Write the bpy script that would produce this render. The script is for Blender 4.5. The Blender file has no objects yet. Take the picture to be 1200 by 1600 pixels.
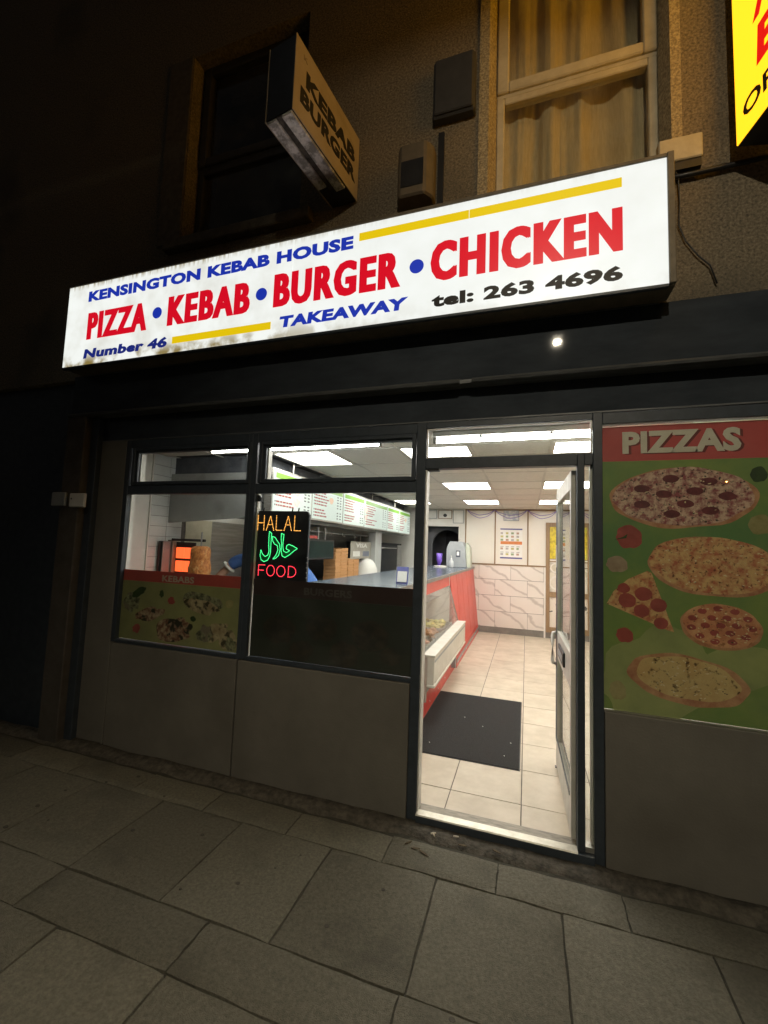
import bpy, bmesh, math, random
from mathutils import Vector, Matrix, noise
random.seed(7)
scene = bpy.context.scene
COL = scene.collection

# ------------------------------------------------------------------ camera
CAM_POS = Vector((0.3405, -2.6407, 1.5792))
YAW, PITCH, ROLL = math.radians(-18.530), math.radians(4.666), math.radians(2.038)
cd = bpy.data.cameras.new('camera')
cd.sensor_fit = 'HORIZONTAL'; cd.sensor_width = 36.0; cd.lens = 667.75 / 1200 * 36.0
cd.clip_start = 0.02; cd.clip_end = 400
cam = bpy.data.objects.new('camera', cd); COL.objects.link(cam)
fw = Vector((math.sin(YAW) * math.cos(PITCH), math.cos(YAW) * math.cos(PITCH), math.sin(PITCH)))
rt = Vector((math.cos(YAW), -math.sin(YAW), 0)); up = rt.cross(fw)
r2 = math.cos(ROLL) * rt + math.sin(ROLL) * up; u2 = -math.sin(ROLL) * rt + math.cos(ROLL) * up
m3 = Matrix((r2, u2, -fw)).transposed()
cam.matrix_world = Matrix.Translation(CAM_POS) @ m3.to_4x4()
scene.camera = cam

# ------------------------------------------------------------------ night sky, exposure
world = bpy.data.worlds.new('World'); scene.world = world; world.use_nodes = True
bg = world.node_tree.nodes['Background']
bg.inputs['Color'].default_value = (1.0, 0.93, 0.88, 1); bg.inputs['Strength'].default_value = 0.016
vs = scene.view_settings
vs.view_transform = 'Standard'; vs.look = 'None'; vs.exposure = 0.0; vs.gamma = 1.0; vs.use_curve_mapping = False
cy = scene.cycles
cy.use_denoising = True
cy.max_bounces = 7; cy.diffuse_bounces = 4; cy.glossy_bounces = 4; cy.transmission_bounces = 6; cy.transparent_max_bounces = 16
cy.sample_clamp_indirect = 4.0
cy.caustics_reflective = False; cy.caustics_refractive = False

# light levels, all in one place
PANEL_L, TUBE_L, SIGN_L, YELLOW_L = 19.5, 36.0, 0.88, 1.9
SIGN_FACE_L = 0.95
LAMP_WHITE_L, LAMP_ORANGE_L = 6600.0, 900.0

# ------------------------------------------------------------------ helpers
def srgb(r, g, b):
    f = lambda c: c / 12.92 if c <= 0.04045 else ((c + 0.055) / 1.055) ** 2.4
    return (f(r / 255), f(g / 255), f(b / 255))

MATS = {}
def mat(name, c1, c2=None, rough=0.6, metal=0.0, scale=8.0, bump=0.0, bscale=None, detail=6.0, lo=0.35, hi=0.65, vary=0.0,
        coat=0.0, stretch=None, spec=0.5, c3=None, s3=2.0, lo3=0.55, hi3=0.75):
    """Principled material: two colours mixed by noise, an optional third in broad stains, per-piece variation, noise bump."""
    if name in MATS: return MATS[name]
    m = bpy.data.materials.new(name); m.use_nodes = True; MATS[name] = m
    nt = m.node_tree; N = nt.nodes; L = nt.links
    p = N['Principled BSDF']
    p.inputs['Roughness'].default_value = rough; p.inputs['Metallic'].default_value = metal
    p.inputs['Coat Weight'].default_value = coat; p.inputs['Coat Roughness'].default_value = 0.08
    p.inputs['Specular IOR Level'].default_value = spec
    p.inputs['Base Color'].default_value = (*c1, 1)
    tc = N.new('ShaderNodeTexCoord'); vec = tc.outputs['Object']
    oi = N.new('ShaderNodeObjectInfo')
    add = N.new('ShaderNodeVectorMath'); add.operation = 'ADD'
    mul = N.new('ShaderNodeMath'); mul.operation = 'MULTIPLY'; mul.inputs[1].default_value = 37.0 if vary else 0.0
    L.new(oi.outputs['Random'], mul.inputs[0]); L.new(vec, add.inputs[0]); L.new(mul.outputs[0], add.inputs[1]); vec = add.outputs[0]
    if stretch:
        mp = N.new('ShaderNodeMapping'); mp.inputs['Scale'].default_value = stretch
        L.new(vec, mp.inputs['Vector']); vec = mp.outputs[0]
    if c2 is not None:
        n = N.new('ShaderNodeTexNoise'); n.inputs['Scale'].default_value = scale; n.inputs['Detail'].default_value = detail
        n.inputs['Roughness'].default_value = 0.65
        L.new(vec, n.inputs['Vector'])
        mr = N.new('ShaderNodeMapRange'); mr.inputs[1].default_value = lo; mr.inputs[2].default_value = hi
        L.new(n.outputs['Fac'], mr.inputs[0])
        mx = N.new('ShaderNodeMix'); mx.data_type = 'RGBA'
        mx.inputs[6].default_value = (*c1, 1); mx.inputs[7].default_value = (*c2, 1)
        L.new(mr.outputs[0], mx.inputs[0]); out = mx.outputs[2]
        if c3 is not None:
            n3 = N.new('ShaderNodeTexNoise'); n3.inputs['Scale'].default_value = s3; n3.inputs['Detail'].default_value = 5
            L.new(vec, n3.inputs['Vector'])
            m3_ = N.new('ShaderNodeMapRange'); m3_.inputs[1].default_value = lo3; m3_.inputs[2].default_value = hi3
            L.new(n3.outputs['Fac'], m3_.inputs[0])
            mx3 = N.new('ShaderNodeMix'); mx3.data_type = 'RGBA'; mx3.inputs[7].default_value = (*c3, 1)
            L.new(out, mx3.inputs[6]); L.new(m3_.outputs[0], mx3.inputs[0]); out = mx3.outputs[2]
        if vary:
            hs = N.new('ShaderNodeHueSaturation')
            v = N.new('ShaderNodeMapRange'); v.inputs[3].default_value = 1 - vary; v.inputs[4].default_value = 1 + vary
            L.new(oi.outputs['Random'], v.inputs[0]); L.new(v.outputs[0], hs.inputs['Value']); L.new(out, hs.inputs['Color']); out = hs.outputs[0]
        L.new(out, p.inputs['Base Color'])
        rr = N.new('ShaderNodeMapRange'); rr.inputs[3].default_value = max(0.02, rough - 0.08); rr.inputs[4].default_value = min(1, rough + 0.1)
        L.new(n.outputs['Fac'], rr.inputs[0]); L.new(rr.outputs[0], p.inputs['Roughness'])
    if bump:
        nb = N.new('ShaderNodeTexNoise'); nb.inputs['Scale'].default_value = bscale or scale * 6; nb.inputs['Detail'].default_value = 4
        L.new(vec, nb.inputs['Vector'])
        b = N.new('ShaderNodeBump'); b.inputs['Strength'].default_value = bump; b.inputs['Distance'].default_value = 0.01
        L.new(nb.outputs['Fac'], b.inputs['Height']); L.new(b.outputs[0], p.inputs['Normal'])
    return m

def emis(name, col, strength, base=None, dirt=None):
    if name in MATS: return MATS[name]
    m = bpy.data.materials.new(name); m.use_nodes = True; MATS[name] = m
    p = m.node_tree.nodes['Principled BSDF']
    p.inputs['Base Color'].default_value = (*(base or (0.4, 0.4, 0.4)), 1); p.inputs['Roughness'].default_value = 0.35
    p.inputs['Emission Color'].default_value = (*col, 1); p.inputs['Emission Strength'].default_value = strength
    return m

def glass(name, tint=(1, 1, 1), refl=1.0, haze=0.0):
    """thin pane: clear straight through, mirror by Fresnel, with a faint film of dirt"""
    if name in MATS: return MATS[name]
    m = bpy.data.materials.new(name); m.use_nodes = True; MATS[name] = m
    nt = m.node_tree; N = nt.nodes; L = nt.links
    N.remove(N['Principled BSDF']); out = N['Material Output']
    t = N.new('ShaderNodeBsdfTransparent'); t.inputs['Color'].default_value = (*tint, 1)
    g = N.new('ShaderNodeBsdfGlossy'); g.inputs['Roughness'].default_value = 0.015
    f = N.new('ShaderNodeLayerWeight'); f.inputs['Blend'].default_value = 0.5      # facing = 1 - |cos|, same from both sides
    pw5 = N.new('ShaderNodeMath'); pw5.operation = 'POWER'; pw5.inputs[1].default_value = 5.0; L.new(f.outputs['Facing'], pw5.inputs[0])
    k = N.new('ShaderNodeMath'); k.operation = 'MULTIPLY_ADD'; k.inputs[1].default_value = 0.9 * refl; k.inputs[2].default_value = 0.04 * refl; k.use_clamp = True
    L.new(pw5.outputs[0], k.inputs[0])
    mx = N.new('ShaderNodeMixShader'); L.new(k.outputs[0], mx.inputs[0]); L.new(t.outputs[0], mx.inputs[1]); L.new(g.outputs[0], mx.inputs[2])
    d = N.new('ShaderNodeBsdfDiffuse'); d.inputs['Color'].default_value = (0.5, 0.5, 0.48, 1)
    tc = N.new('ShaderNodeTexCoord'); n = N.new('ShaderNodeTexNoise'); n.inputs['Scale'].default_value = 4; n.inputs['Detail'].default_value = 8
    L.new(tc.outputs['Object'], n.inputs['Vector'])
    mr = N.new('ShaderNodeMapRange'); mr.inputs[1].default_value = 0.4; mr.inputs[2].default_value = 0.8; mr.inputs[4].default_value = haze
    L.new(n.outputs['Fac'], mr.inputs[0])
    mx2 = N.new('ShaderNodeMixShader'); L.new(mr.outputs[0], mx2.inputs[0]); L.new(mx.outputs[0], mx2.inputs[1]); L.new(d.outputs[0], mx2.inputs[2])
    L.new(mx2.outputs[0], out.inputs['Surface'])
    return m

def tag(o, label=None, category=None, group=None, kind=None):
    if label: o['label'] = label
    if category: o['category'] = category
    if group: o['group'] = group
    if kind: o['kind'] = kind
    return o

def thing(name, loc, label, category, group=None):
    o = bpy.data.objects.new(name, None); COL.objects.link(o); o.location = loc; o.empty_display_size = 0.05
    return tag(o, label, category, group)

def wloc(o):
    l = o.location.copy()
    while o.parent: o = o.parent; l = l + Vector((0, 0, 0))
    return l

def attach(o, parent):
    if parent is not None:
        o.parent = parent
        o.matrix_parent_inverse = Matrix.Translation(parent['_w'] if '_w' in parent else parent.location).inverted() if parent.type == 'EMPTY' else Matrix.Identity(4)
    return o

def mesh_obj(name, me, m, parent=None, loc=(0, 0, 0), rot=None):
    o = bpy.data.objects.new(name, me); COL.objects.link(o); o.location = loc
    if rot: o.rotation_euler = rot
    if m is not None and not me.materials: me.materials.append(m)
    if parent is not None:
        o.parent = parent
        if parent.type == 'EMPTY': o.matrix_parent_inverse = Matrix.Translation(parent.location).inverted()
        else: o.matrix_parent_inverse = Matrix.Translation(parent.location).inverted()
    return o

class B:
    def __init__(s): s.bm = bmesh.new()
    def box(s, x0, x1, y0, y1, z0, z1):
        v = [s.bm.verts.new(c) for c in ((x0, y0, z0), (x1, y0, z0), (x1, y1, z0), (x0, y1, z0), (x0, y0, z1), (x1, y0, z1), (x1, y1, z1), (x0, y1, z1))]
        for f in ((0, 3, 2, 1), (4, 5, 6, 7), (0, 1, 5, 4), (1, 2, 6, 5), (2, 3, 7, 6), (3, 0, 4, 7)): s.bm.faces.new([v[i] for i in f])
        return s
    def hexa(s, pts):   # 8 points, bottom ring then top ring
        v = [s.bm.verts.new(c) for c in pts]
        for f in ((0, 3, 2, 1), (4, 5, 6, 7), (0, 1, 5, 4), (1, 2, 6, 5), (2, 3, 7, 6), (3, 0, 4, 7)): s.bm.faces.new([v[i] for i in f])
        return s
    def prism(s, pts, d):   # planar polygon pts extruded by vector d
        d = Vector(d); a = [s.bm.verts.new(p) for p in pts]; b = [s.bm.verts.new(Vector(p) + d) for p in pts]
        n = len(pts)
        s.bm.faces.new(a[::-1]); s.bm.faces.new(b)
        for i in range(n): s.bm.faces.new((a[i], a[(i + 1) % n], b[(i + 1) % n], b[i]))
        return s
    def tube(s, path, r, n=10, cap=True):
        path = [Vector(p) for p in path]; rings = []
        rs = r if isinstance(r, (list, tuple)) else [r] * len(path)
        for i, p in enumerate(path):
            t = (path[min(i + 1, len(path) - 1)] - path[max(i - 1, 0)]).normalized()
            a = t.cross(Vector((0, 0, 1)))
            if a.length < 1e-3: a = Vector((1, 0, 0))
            a.normalize(); b = t.cross(a)
            rings.append([s.bm.verts.new(p + rs[i] * (math.cos(2 * math.pi * k / n) * a + math.sin(2 * math.pi * k / n) * b)) for k in range(n)])
        for i in range(len(rings) - 1):
            for k in range(n): s.bm.faces.new((rings[i][k], rings[i][(k + 1) % n], rings[i + 1][(k + 1) % n], rings[i + 1][k]))
        if cap: s.bm.faces.new(rings[0][::-1]); s.bm.faces.new(rings[-1])
        return s
    def lathe(s, c, prof, n=24, jit=0.0):   # prof: (r, z) pairs about a vertical axis through c
        c = Vector(c); rings = []
        for r, z in prof:
            rings.append([s.bm.verts.new(c + Vector(((r * (1 + random.uniform(-jit, jit))) * math.cos(2 * math.pi * k / n), (r * (1 + random.uniform(-jit, jit))) * math.sin(2 * math.pi * k / n), z))) for k in range(n)])
        for i in range(len(rings) - 1):
            for k in range(n): s.bm.faces.new((rings[i][k], rings[i][(k + 1) % n], rings[i + 1][(k + 1) % n], rings[i + 1][k]))
        s.bm.faces.new(rings[0][::-1]); s.bm.faces.new(rings[-1])
        return s
    def ball(s, c, r, sx=1, sy=1, sz=1, sub=2):
        g = bmesh.ops.create_icosphere(s.bm, subdivisions=sub, radius=r)
        for v in g['verts']: v.co = Vector((v.co.x * sx, v.co.y * sy, v.co.z * sz)) + Vector(c)
        return s
    def mesh(s, bevel=0.0, smooth=False):
        bmesh.ops.recalc_face_normals(s.bm, faces=s.bm.faces)
        if bevel: bmesh.ops.bevel(s.bm, geom=list(s.bm.edges), offset=bevel, segments=1, affect='EDGES', clamp_overlap=True)
        me = bpy.data.meshes.new('mesh'); s.bm.to_mesh(me); s.bm.free()
        if smooth:
            for p in me.polygons: p.use_smooth = True
        return me
    def build(s, name, m, parent=None, bevel=0.0, smooth=False):
        return mesh_obj(name, s.mesh(bevel, smooth), m, parent)

def bx(name, m, parent, x0, x1, y0, y1, z0, z1, bevel=0.0):
    return B().box(x0, x1, y0, y1, z0, z1).build(name, m, parent, bevel)

def text_shapes(s, bold=0.03, track=0.0):
    """letters of a string as lists of (verts, faces) in the text's own plane"""
    cu = bpy.data.curves.new('text', 'FONT'); cu.body = s; cu.size = 1; cu.offset = bold; cu.resolution_u = 3; cu.fill_mode = 'FRONT'
    cu.space_character = 1.0 + bold * 1.2 + track
    ob = bpy.data.objects.new('text', cu); COL.objects.link(ob)
    dg = bpy.context.evaluated_depsgraph_get(); dg.update()
    me = bpy.data.meshes.new_from_object(ob.evaluated_get(dg))
    V = [(v.co.x, v.co.y) for v in me.vertices]; F = [tuple(p.vertices) for p in me.polygons]
    bpy.data.objects.remove(ob); bpy.data.meshes.remove(me); bpy.data.curves.remove(cu)
    par = list(range(len(V)))
    def find(i):
        while par[i] != i: par[i] = par[par[i]]; i = par[i]
        return i
    for f in F:
        for a in f[1:]: par[find(a)] = find(f[0])
    isl = {}
    for f in F: isl.setdefault(find(f[0]), []).append(f)
    items = []
    for fs in isl.values():
        ids = {i for f in fs for i in f}
        items.append([min(V[i][0] for i in ids), max(V[i][0] for i in ids), fs])
    items.sort(key=lambda t: t[0]); groups = []
    for a, b, fs in items:
        if groups and a < groups[-1][1] - 0.35 * min(b - a, groups[-1][1] - groups[-1][0]): groups[-1][1] = max(b, groups[-1][1]); groups[-1][2] += fs
        else: groups.append([a, b, list(fs)])
    xs = [v[0] for v in V]; ys = [v[1] for v in V]
    return V, groups, (min(xs), max(xs), min(ys), max(ys))

def lettering(s, org, u, w, h, m, parent, bold=0.03, shear=0.0, depth=0.002, name='letter', v=(0, 0, 1), joined=False, fat=0.0):
    """print a string, fitted to a w x h box whose lower left corner is org, one mesh per letter"""
    V, groups, (x0, x1, y0, y1) = text_shapes(s, bold, 0.15 if fat else 0.0)
    u = Vector(u).normalized(); v = Vector(v).normalized(); n = u.cross(v); org = Vector(org)
    sx = w / (x1 - x0); sy = h / (y1 - y0)
    def P(i):
        x, y = V[i]; yy = (y - y0) * sy
        return org + u * ((x - x0) * sx + shear * yy) + v * yy
    out = []
    if joined: groups = [[0, 0, [f for g in groups for f in g[2]]]]
    for a, b, fs in groups:
        bm = bmesh.new()
        for q, sh in enumerate((0.0, -fat, fat) if fat else (0.0,)):      # heavier stems: the stroke widened sideways
            top = {}
            for f in fs:
                for i in f:
                    if i not in top: top[i] = bm.verts.new(P(i) + n * (depth + .0002 * q) + u * sh)
            for f in fs:
                try: bm.faces.new([top[i] for i in f])
                except ValueError: pass
        bmesh.ops.recalc_face_normals(bm, faces=bm.faces)
        for f in bm.faces:
            if f.normal.dot(n) < 0: f.normal_flip()
        edges = [e for e in bm.edges if e.is_boundary]
        r = bmesh.ops.extrude_edge_only(bm, edges=edges)
        for g in r['geom']:
            if isinstance(g, bmesh.types.BMVert): g.co -= n * depth
        me = bpy.data.meshes.new('mesh'); bm.to_mesh(me); bm.free()
        out.append(mesh_obj(name, me, m, parent))
    return out

def blob(cx, cz, rx, rz, y0, y1, n=36, wob=0.04, tilt=0.0, seed=0):
    pts = []
    for k in range(n):
        a = 2 * math.pi * k / n
        q = 1 + wob * noise.noise(Vector((math.cos(a) * 2 + seed, math.sin(a) * 2, seed * 1.7)))
        x, z = rx * q * math.cos(a), rz * q * math.sin(a)
        pts.append((cx + x * math.cos(tilt) - z * math.sin(tilt), y0, cz + x * math.sin(tilt) + z * math.cos(tilt)))
    return B().prism(pts, (0, y1 - y0, 0))

# ------------------------------------------------------------------ materials
M_pebble = mat('pebbledash render', (0.34, 0.28, 0.19), (0.10, 0.082, 0.058), 0.92, scale=70, bump=1.0, bscale=110, lo=0.36, hi=0.66, c3=(0.10, 0.09, 0.07), s3=0.9)
M_reveal = mat('reveal with painted glow', (0.56, 0.47, 0.30), (0.26, 0.21, 0.13), 0.9, scale=70, bump=1.0, bscale=100, lo=.38, hi=.6)  # lighter pebbledash copy, the yellow sign's glow put into its colour
M_fascia = mat('dark fascia board', (0.055, 0.064, 0.076), (0.038, 0.045, 0.054), 0.07, scale=3, bump=0.0, bscale=9, stretch=(1, 1, 3), c3=(0.06, 0.06, 0.058), s3=1.3, lo3=0.6, hi3=0.9)
_l = M_fascia.node_tree; _l.links.remove(_l.nodes['Principled BSDF'].inputs['Roughness'].links[0]); _l.nodes['Principled BSDF'].inputs['Roughness'].default_value = 0.03; _l.nodes['Principled BSDF'].inputs['Specular IOR Level'].default_value = 0.22
M_rail = mat('shutter rail aluminium', (0.16, 0.17, 0.175), (0.09, 0.095, 0.1), 0.5, 0.3, scale=10, stretch=(0.6, 4, 6))
M_frame = mat('dark painted metal frame', (0.05, 0.063, 0.08), (0.036, 0.046, 0.058), 0.42, 0.0, scale=14, bump=0.06)
M_riser = mat('grey painted riser panel', (0.20, 0.188, 0.16), (0.14, 0.13, 0.11), 0.62, scale=2.4, detail=12, bump=0.15, bscale=90, lo=.3, hi=.75, c3=(0.12, 0.11, 0.09), s3=1.6, lo3=0.55, hi3=0.85)
M_plinth = mat('dirty mortar', (0.13, 0.115, 0.09), (0.05, 0.045, 0.036), 0.95, scale=22, bump=1.0, bscale=60)
M_slab = mat('concrete paving slab', (0.255, 0.238, 0.178), (0.135, 0.126, 0.095), 0.88, scale=70, detail=15, bump=1.0, bscale=260, vary=0.2, lo=.30, hi=.70, c3=(0.11, 0.103, 0.078), s3=3.4, lo3=0.54, hi3=0.82)
M_joint = mat('joint dirt', (0.045, 0.042, 0.032), (0.08, 0.075, 0.055), 0.98, scale=30, bump=0.8)
M_asphalt = mat('asphalt', (0.05, 0.048, 0.045), (0.035, 0.033, 0.03), 0.9, scale=60, bump=0.6)
M_alu = mat('worn aluminium', (0.55, 0.54, 0.5), (0.35, 0.33, 0.29), 0.38, 0.8, scale=20, stretch=(0.4, 6, 6))
M_steel = mat('stainless steel', (0.42, 0.42, 0.41), (0.3, 0.3, 0.29), 0.34, 0.85, scale=6, stretch=(0.4, 0.4, 8))
M_white = mat('white paint', (0.78, 0.76, 0.71), (0.7, 0.68, 0.62), 0.45, scale=3, bump=0.02)
M_cream = mat('cream sheet', (0.62, 0.58, 0.43), (0.5, 0.46, 0.33), 0.4, 0.2, scale=4)
M_wallw = mat('white wall cladding', (0.78, 0.74, 0.66), (0.74, 0.7, 0.62), 0.16, scale=1.5, bump=0.12, bscale=3)
M_grout = mat('grout', (0.16, 0.14, 0.12), (0.10, 0.09, 0.08), 0.9, scale=20)
M_ftile = mat('beige floor tile', (0.61, 0.535, 0.425), (0.51, 0.44, 0.34), 0.42, scale=5, bump=0.03, vary=0.05, c3=(0.40, 0.33, 0.24), s3=3.0, lo3=0.58, hi3=0.85)
M_ctile = mat('ceiling tile', (0.72, 0.70, 0.64), (0.65, 0.63, 0.57), 0.85, scale=30, bump=0.2, bscale=90, vary=0.03)
M_tbar = mat('ceiling grid bar', (0.6, 0.58, 0.52), (0.5, 0.48, 0.44), 0.5, scale=10)
M_wood = mat('tan wood trim', (0.33, 0.22, 0.12), (0.24, 0.155, 0.08), 0.5, scale=14, stretch=(6, 6, 0.5))
M_skirt = mat('grey tile skirting', (0.24, 0.225, 0.2), (0.18, 0.17, 0.15), 0.45, scale=8)
M_red = mat('red laminate', (0.62, 0.075, 0.055), (0.56, 0.06, 0.045), 0.35, scale=4)
M_top = mat('slate blue worktop', (0.10, 0.125, 0.155), (0.075, 0.095, 0.12), 0.22, scale=24, c3=(0.14, 0.16, 0.19), s3=5)
M_grey = mat('grey plastic', (0.34, 0.36, 0.37), (0.29, 0.31, 0.32), 0.45, scale=6)
M_dark = mat('black plastic', (0.015, 0.016, 0.018), (0.022, 0.022, 0.024), 0.4, scale=10)
M_mat = mat('charcoal carpet mat', (0.012, 0.012, 0.012), (0.028, 0.027, 0.026), 0.98, scale=90, bump=0.8, bscale=240)
M_tin = mat('dark ceiling void', (0.05, 0.055, 0.07), (0.1, 0.11, 0.12), 0.8, scale=7, bump=0.5)
M_purple = mat('purple plastic', (0.17, 0.09, 0.5), (0.14, 0.07, 0.42), 0.35, scale=8)
M_paper = mat('white paper', (0.8, 0.79, 0.75), (0.74, 0.73, 0.69), 0.6, scale=6)
M_black = mat('black print', (0.012, 0.012, 0.014), (0.016, 0.016, 0.018), 0.5, scale=10)
G_shop = glass('shop window glass', (0.97, 0.985, 0.975), 1.0, 0.035)
G_door = glass('door glass', (0.95, 0.97, 0.96), 1.3, 0.02)
G_up = glass('upstairs window glass', (0.95, 0.95, 0.93), 1.0, 0.10)
G_case = glass('display case glass', (0.95, 0.97, 0.96), 1.0, 0.03)

def structure(o): o['kind'] = 'structure'; return o

# ================================================================== ground
GZ = -0.06
road = structure(bx('road', M_asphalt, None, -60, 60, -60, 40, -0.30, -0.185))
pave = structure(bx('pavement', M_joint, None, -14, 9, -3.9, 0.0, -0.18, GZ - 0.018))
def slab_mesh(w, d, seed):
    rnd = random.Random(seed); b = B(); nx, ny = 7, 7
    bm = b.bm; e = 0.006
    def X(i): return -w / 2 + w * i / nx
    def Y(j): return -d / 2 + d * j / ny
    g = [[None] * (ny + 1) for _ in range(nx + 1)]
    for i in range(nx + 1):
        for j in range(ny + 1):
            edge = i in (0, nx) or j in (0, ny)
            corner = i in (0, nx) and j in (0, ny)
            z = -0.004 - (0.004 * rnd.random() if edge else -0.004) - (0.004 * rnd.random() if corner else 0)
            g[i][j] = bm.verts.new((X(i) + (rnd.uniform(-e, e) * .5 if edge else 0), Y(j) + (rnd.uniform(-e, e) * .5 if edge else 0), z + 0.0015 * noise.noise(Vector((X(i) * 4, Y(j) * 4, seed)))))
    for i in range(nx):
        for j in range(ny): bm.faces.new((g[i][j], g[i + 1][j], g[i + 1][j + 1], g[i][j + 1]))
    ring = [g[i][0] for i in range(nx + 1)] + [g[nx][j] for j in range(1, ny + 1)] + [g[i][ny] for i in range(nx - 1, -1, -1)] + [g[0][j] for j in range(ny - 1, 0, -1)]
    low = [bm.verts.new((v.co.x, v.co.y, -0.05)) for v in ring]
    for k in range(len(ring)): bm.faces.new((ring[k], low[k], low[(k + 1) % len(ring)], ring[(k + 1) % len(ring)]))
    me = b.mesh(); me.materials.append(M_slab); return me
rows = [(-0.365, -0.145, 0.212), (-0.968, -0.365, 0.507), (-1.212, -0.968, -0.953 + 0.86), (-1.82, -1.212, -0.945), (-2.42, -1.82, -0.62), (-3.02, -2.42, -0.95), (-3.6, -3.02, -0.6)]
for ri, (y0, y1, xj) in enumerate(rows):
    step = 0.86 if ri == 2 else 0.5805
    kinds = [slab_mesh(step - 0.0085, (y1 - y0) - 0.0085, 10 * ri + k) for k in range(3)]
    k0 = math.floor((-9.0 - xj) / step); k1 = math.ceil((3.2 - xj) / step)
    for k in range(k0, k1):
        o = mesh_obj('paving_slab', kinds[k % 3], None, pave, (xj + (k + 0.5) * step, (y0 + y1) / 2, GZ + random.uniform(-0.002, 0.002)),
                     (random.uniform(-.004, .004), random.uniform(-.004, .004), math.pi if random.random() < .5 and ri != 9 else 0))
kerb_me = B().box(-0.455, 0.455, -0.075, 0.075, -0.13, 0.0).mesh(0.012); kerb_me.materials.append(M_slab)
for k in range(13): mesh_obj('kerb_stone', kerb_me, None, pave, (-8 + k * 0.92, -3.69, GZ - 0.003))
M_gum = mat('trodden gum', (0.075, 0.07, 0.055), (0.11, 0.10, 0.08), 0.9, scale=40)
rg = random.Random(12)
for k in range(34):
    x, y, r_ = rg.uniform(-2.6, 1.9), rg.uniform(-2.0, -.2), rg.uniform(.006, .014)
    B().prism([(x + r_ * (1 + .25 * noise.noise(Vector((math.cos(a) * 2, math.sin(a) * 2, k)))) * math.cos(a), y + r_ * (.8 + .25 * noise.noise(Vector((math.cos(a) * 2, math.sin(a) * 2, k + 9)))) * math.sin(a), GZ - .003) for a in [2 * math.pi * q / 12 for q in range(12)]], (0, 0, .0036)).build('gum_spot', M_gum, pave)
# strip of broken mortar along the foot of the shop front
b = B(); prof = []
n = 110
for i in range(n + 1):
    x = -4.0 + 6.4 * i / n
    h = 0.016 + 0.016 * noise.noise(Vector((x * 3, 0, 1)))
    dpt = -0.118 + 0.03 * noise.noise(Vector((x * 5, 3, 1)))
    prof.append([b.bm.verts.new(c) for c in ((x, dpt, GZ - 0.03), (x, dpt + 0.012, GZ - 0.006), (x, (dpt) * .5, GZ - 0.002 + h * .5 + 0.01 * noise.noise(Vector((x * 14, 1, 4)))), (x, -0.004, GZ + h + 0.004), (x, -0.004, GZ - 0.03))])
for i in range(n):
    for k in range(4): b.bm.faces.new((prof[i][k], prof[i + 1][k], prof[i + 1][k + 1], prof[i][k + 1]))
o = b.build('mortar_strip', M_plinth, pave, smooth=True)

# ================================================================== the shop building (outside)
shop = thing('shop_building', (-1, 0, GZ), 'two-storey rendered shop building with dark glazed takeaway shopfront at street level', 'building')
# --- upper wall with two window openings
def wall_grid(name, m, parent, x0, x1, z0, z1, y0, y1, holes, cut=0.0):
    xs = sorted({x0, x1, *[h[0] for h in holes], *[h[1] for h in holes]}); zs = sorted({z0, z1, *[h[2] for h in holes], *[h[3] for h in holes]})
    b = B(); bm = b.bm
    solid = lambda i, j: 0 <= i < len(xs) - 1 and 0 <= j < len(zs) - 1 and not any(h[0] <= (xs[i] + xs[i + 1]) / 2 <= h[1] and h[2] <= (zs[j] + zs[j + 1]) / 2 <= h[3] for h in holes)
    vv = {}
    def V(i, j, k):
        if (i, j, k) not in vv: vv[(i, j, k)] = bm.verts.new((xs[i], (y0, y1)[k], zs[j]))
        return vv[(i, j, k)]
    for i in range(len(xs) - 1):
        for j in range(len(zs) - 1):
            if not solid(i, j): continue
            bm.faces.new((V(i, j, 0), V(i + 1, j, 0), V(i + 1, j + 1, 0), V(i, j + 1, 0)))
            bm.faces.new((V(i, j, 1), V(i, j + 1, 1), V(i + 1, j + 1, 1), V(i + 1, j, 1)))
            for di, dj, q in ((-1, 0, ((i, j), (i, j + 1))), (1, 0, ((i + 1, j), (i + 1, j + 1))), (0, -1, ((i, j), (i + 1, j))), (0, 1, ((i, j + 1), (i + 1, j + 1)))):
                if not solid(i + di, j + dj): bm.faces.new((V(*q[0], 0), V(*q[1], 0), V(*q[1], 1), V(*q[0], 1)))
    return b.build(name, m, parent)
wall_grid('upper_wall', M_pebble, shop, -7.5, 3.2, 2.965, 9.6, 0.0, 0.22, [(0.085, 1.105, 3.76, 5.75), (-2.42, -1.30, 4.05, 5.75)])
bx('side_wall', M_pebble, shop, -7.5, -7.28, 0.222, 7.0, -0.2, 9.4)
bx('roof_slab', M_tin, shop, -7.5, 3.2, 0.222, 7.0, 9.4, 9.6)
# splayed margins round the right-hand window, colour lightened for the yellow sign's glow
for nm, pts in (('window_reveal', [(0.02, -0.012), (0.083, -0.012), (0.125, 0.10), (0.125, 0.14), (0.087, 0.14), (0.087, -0.001), (0.02, -0.001)]),
                ('window_reveal', [(1.16, -0.012), (1.107, -0.012), (1.075, 0.10), (1.075, 0.14), (1.103, 0.14), (1.103, -0.001), (1.16, -0.001)])):
    B().prism([(x, y, 3.765) for x, y in pts], (0, 0, 1.97)).build(nm, M_reveal, shop)
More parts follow.
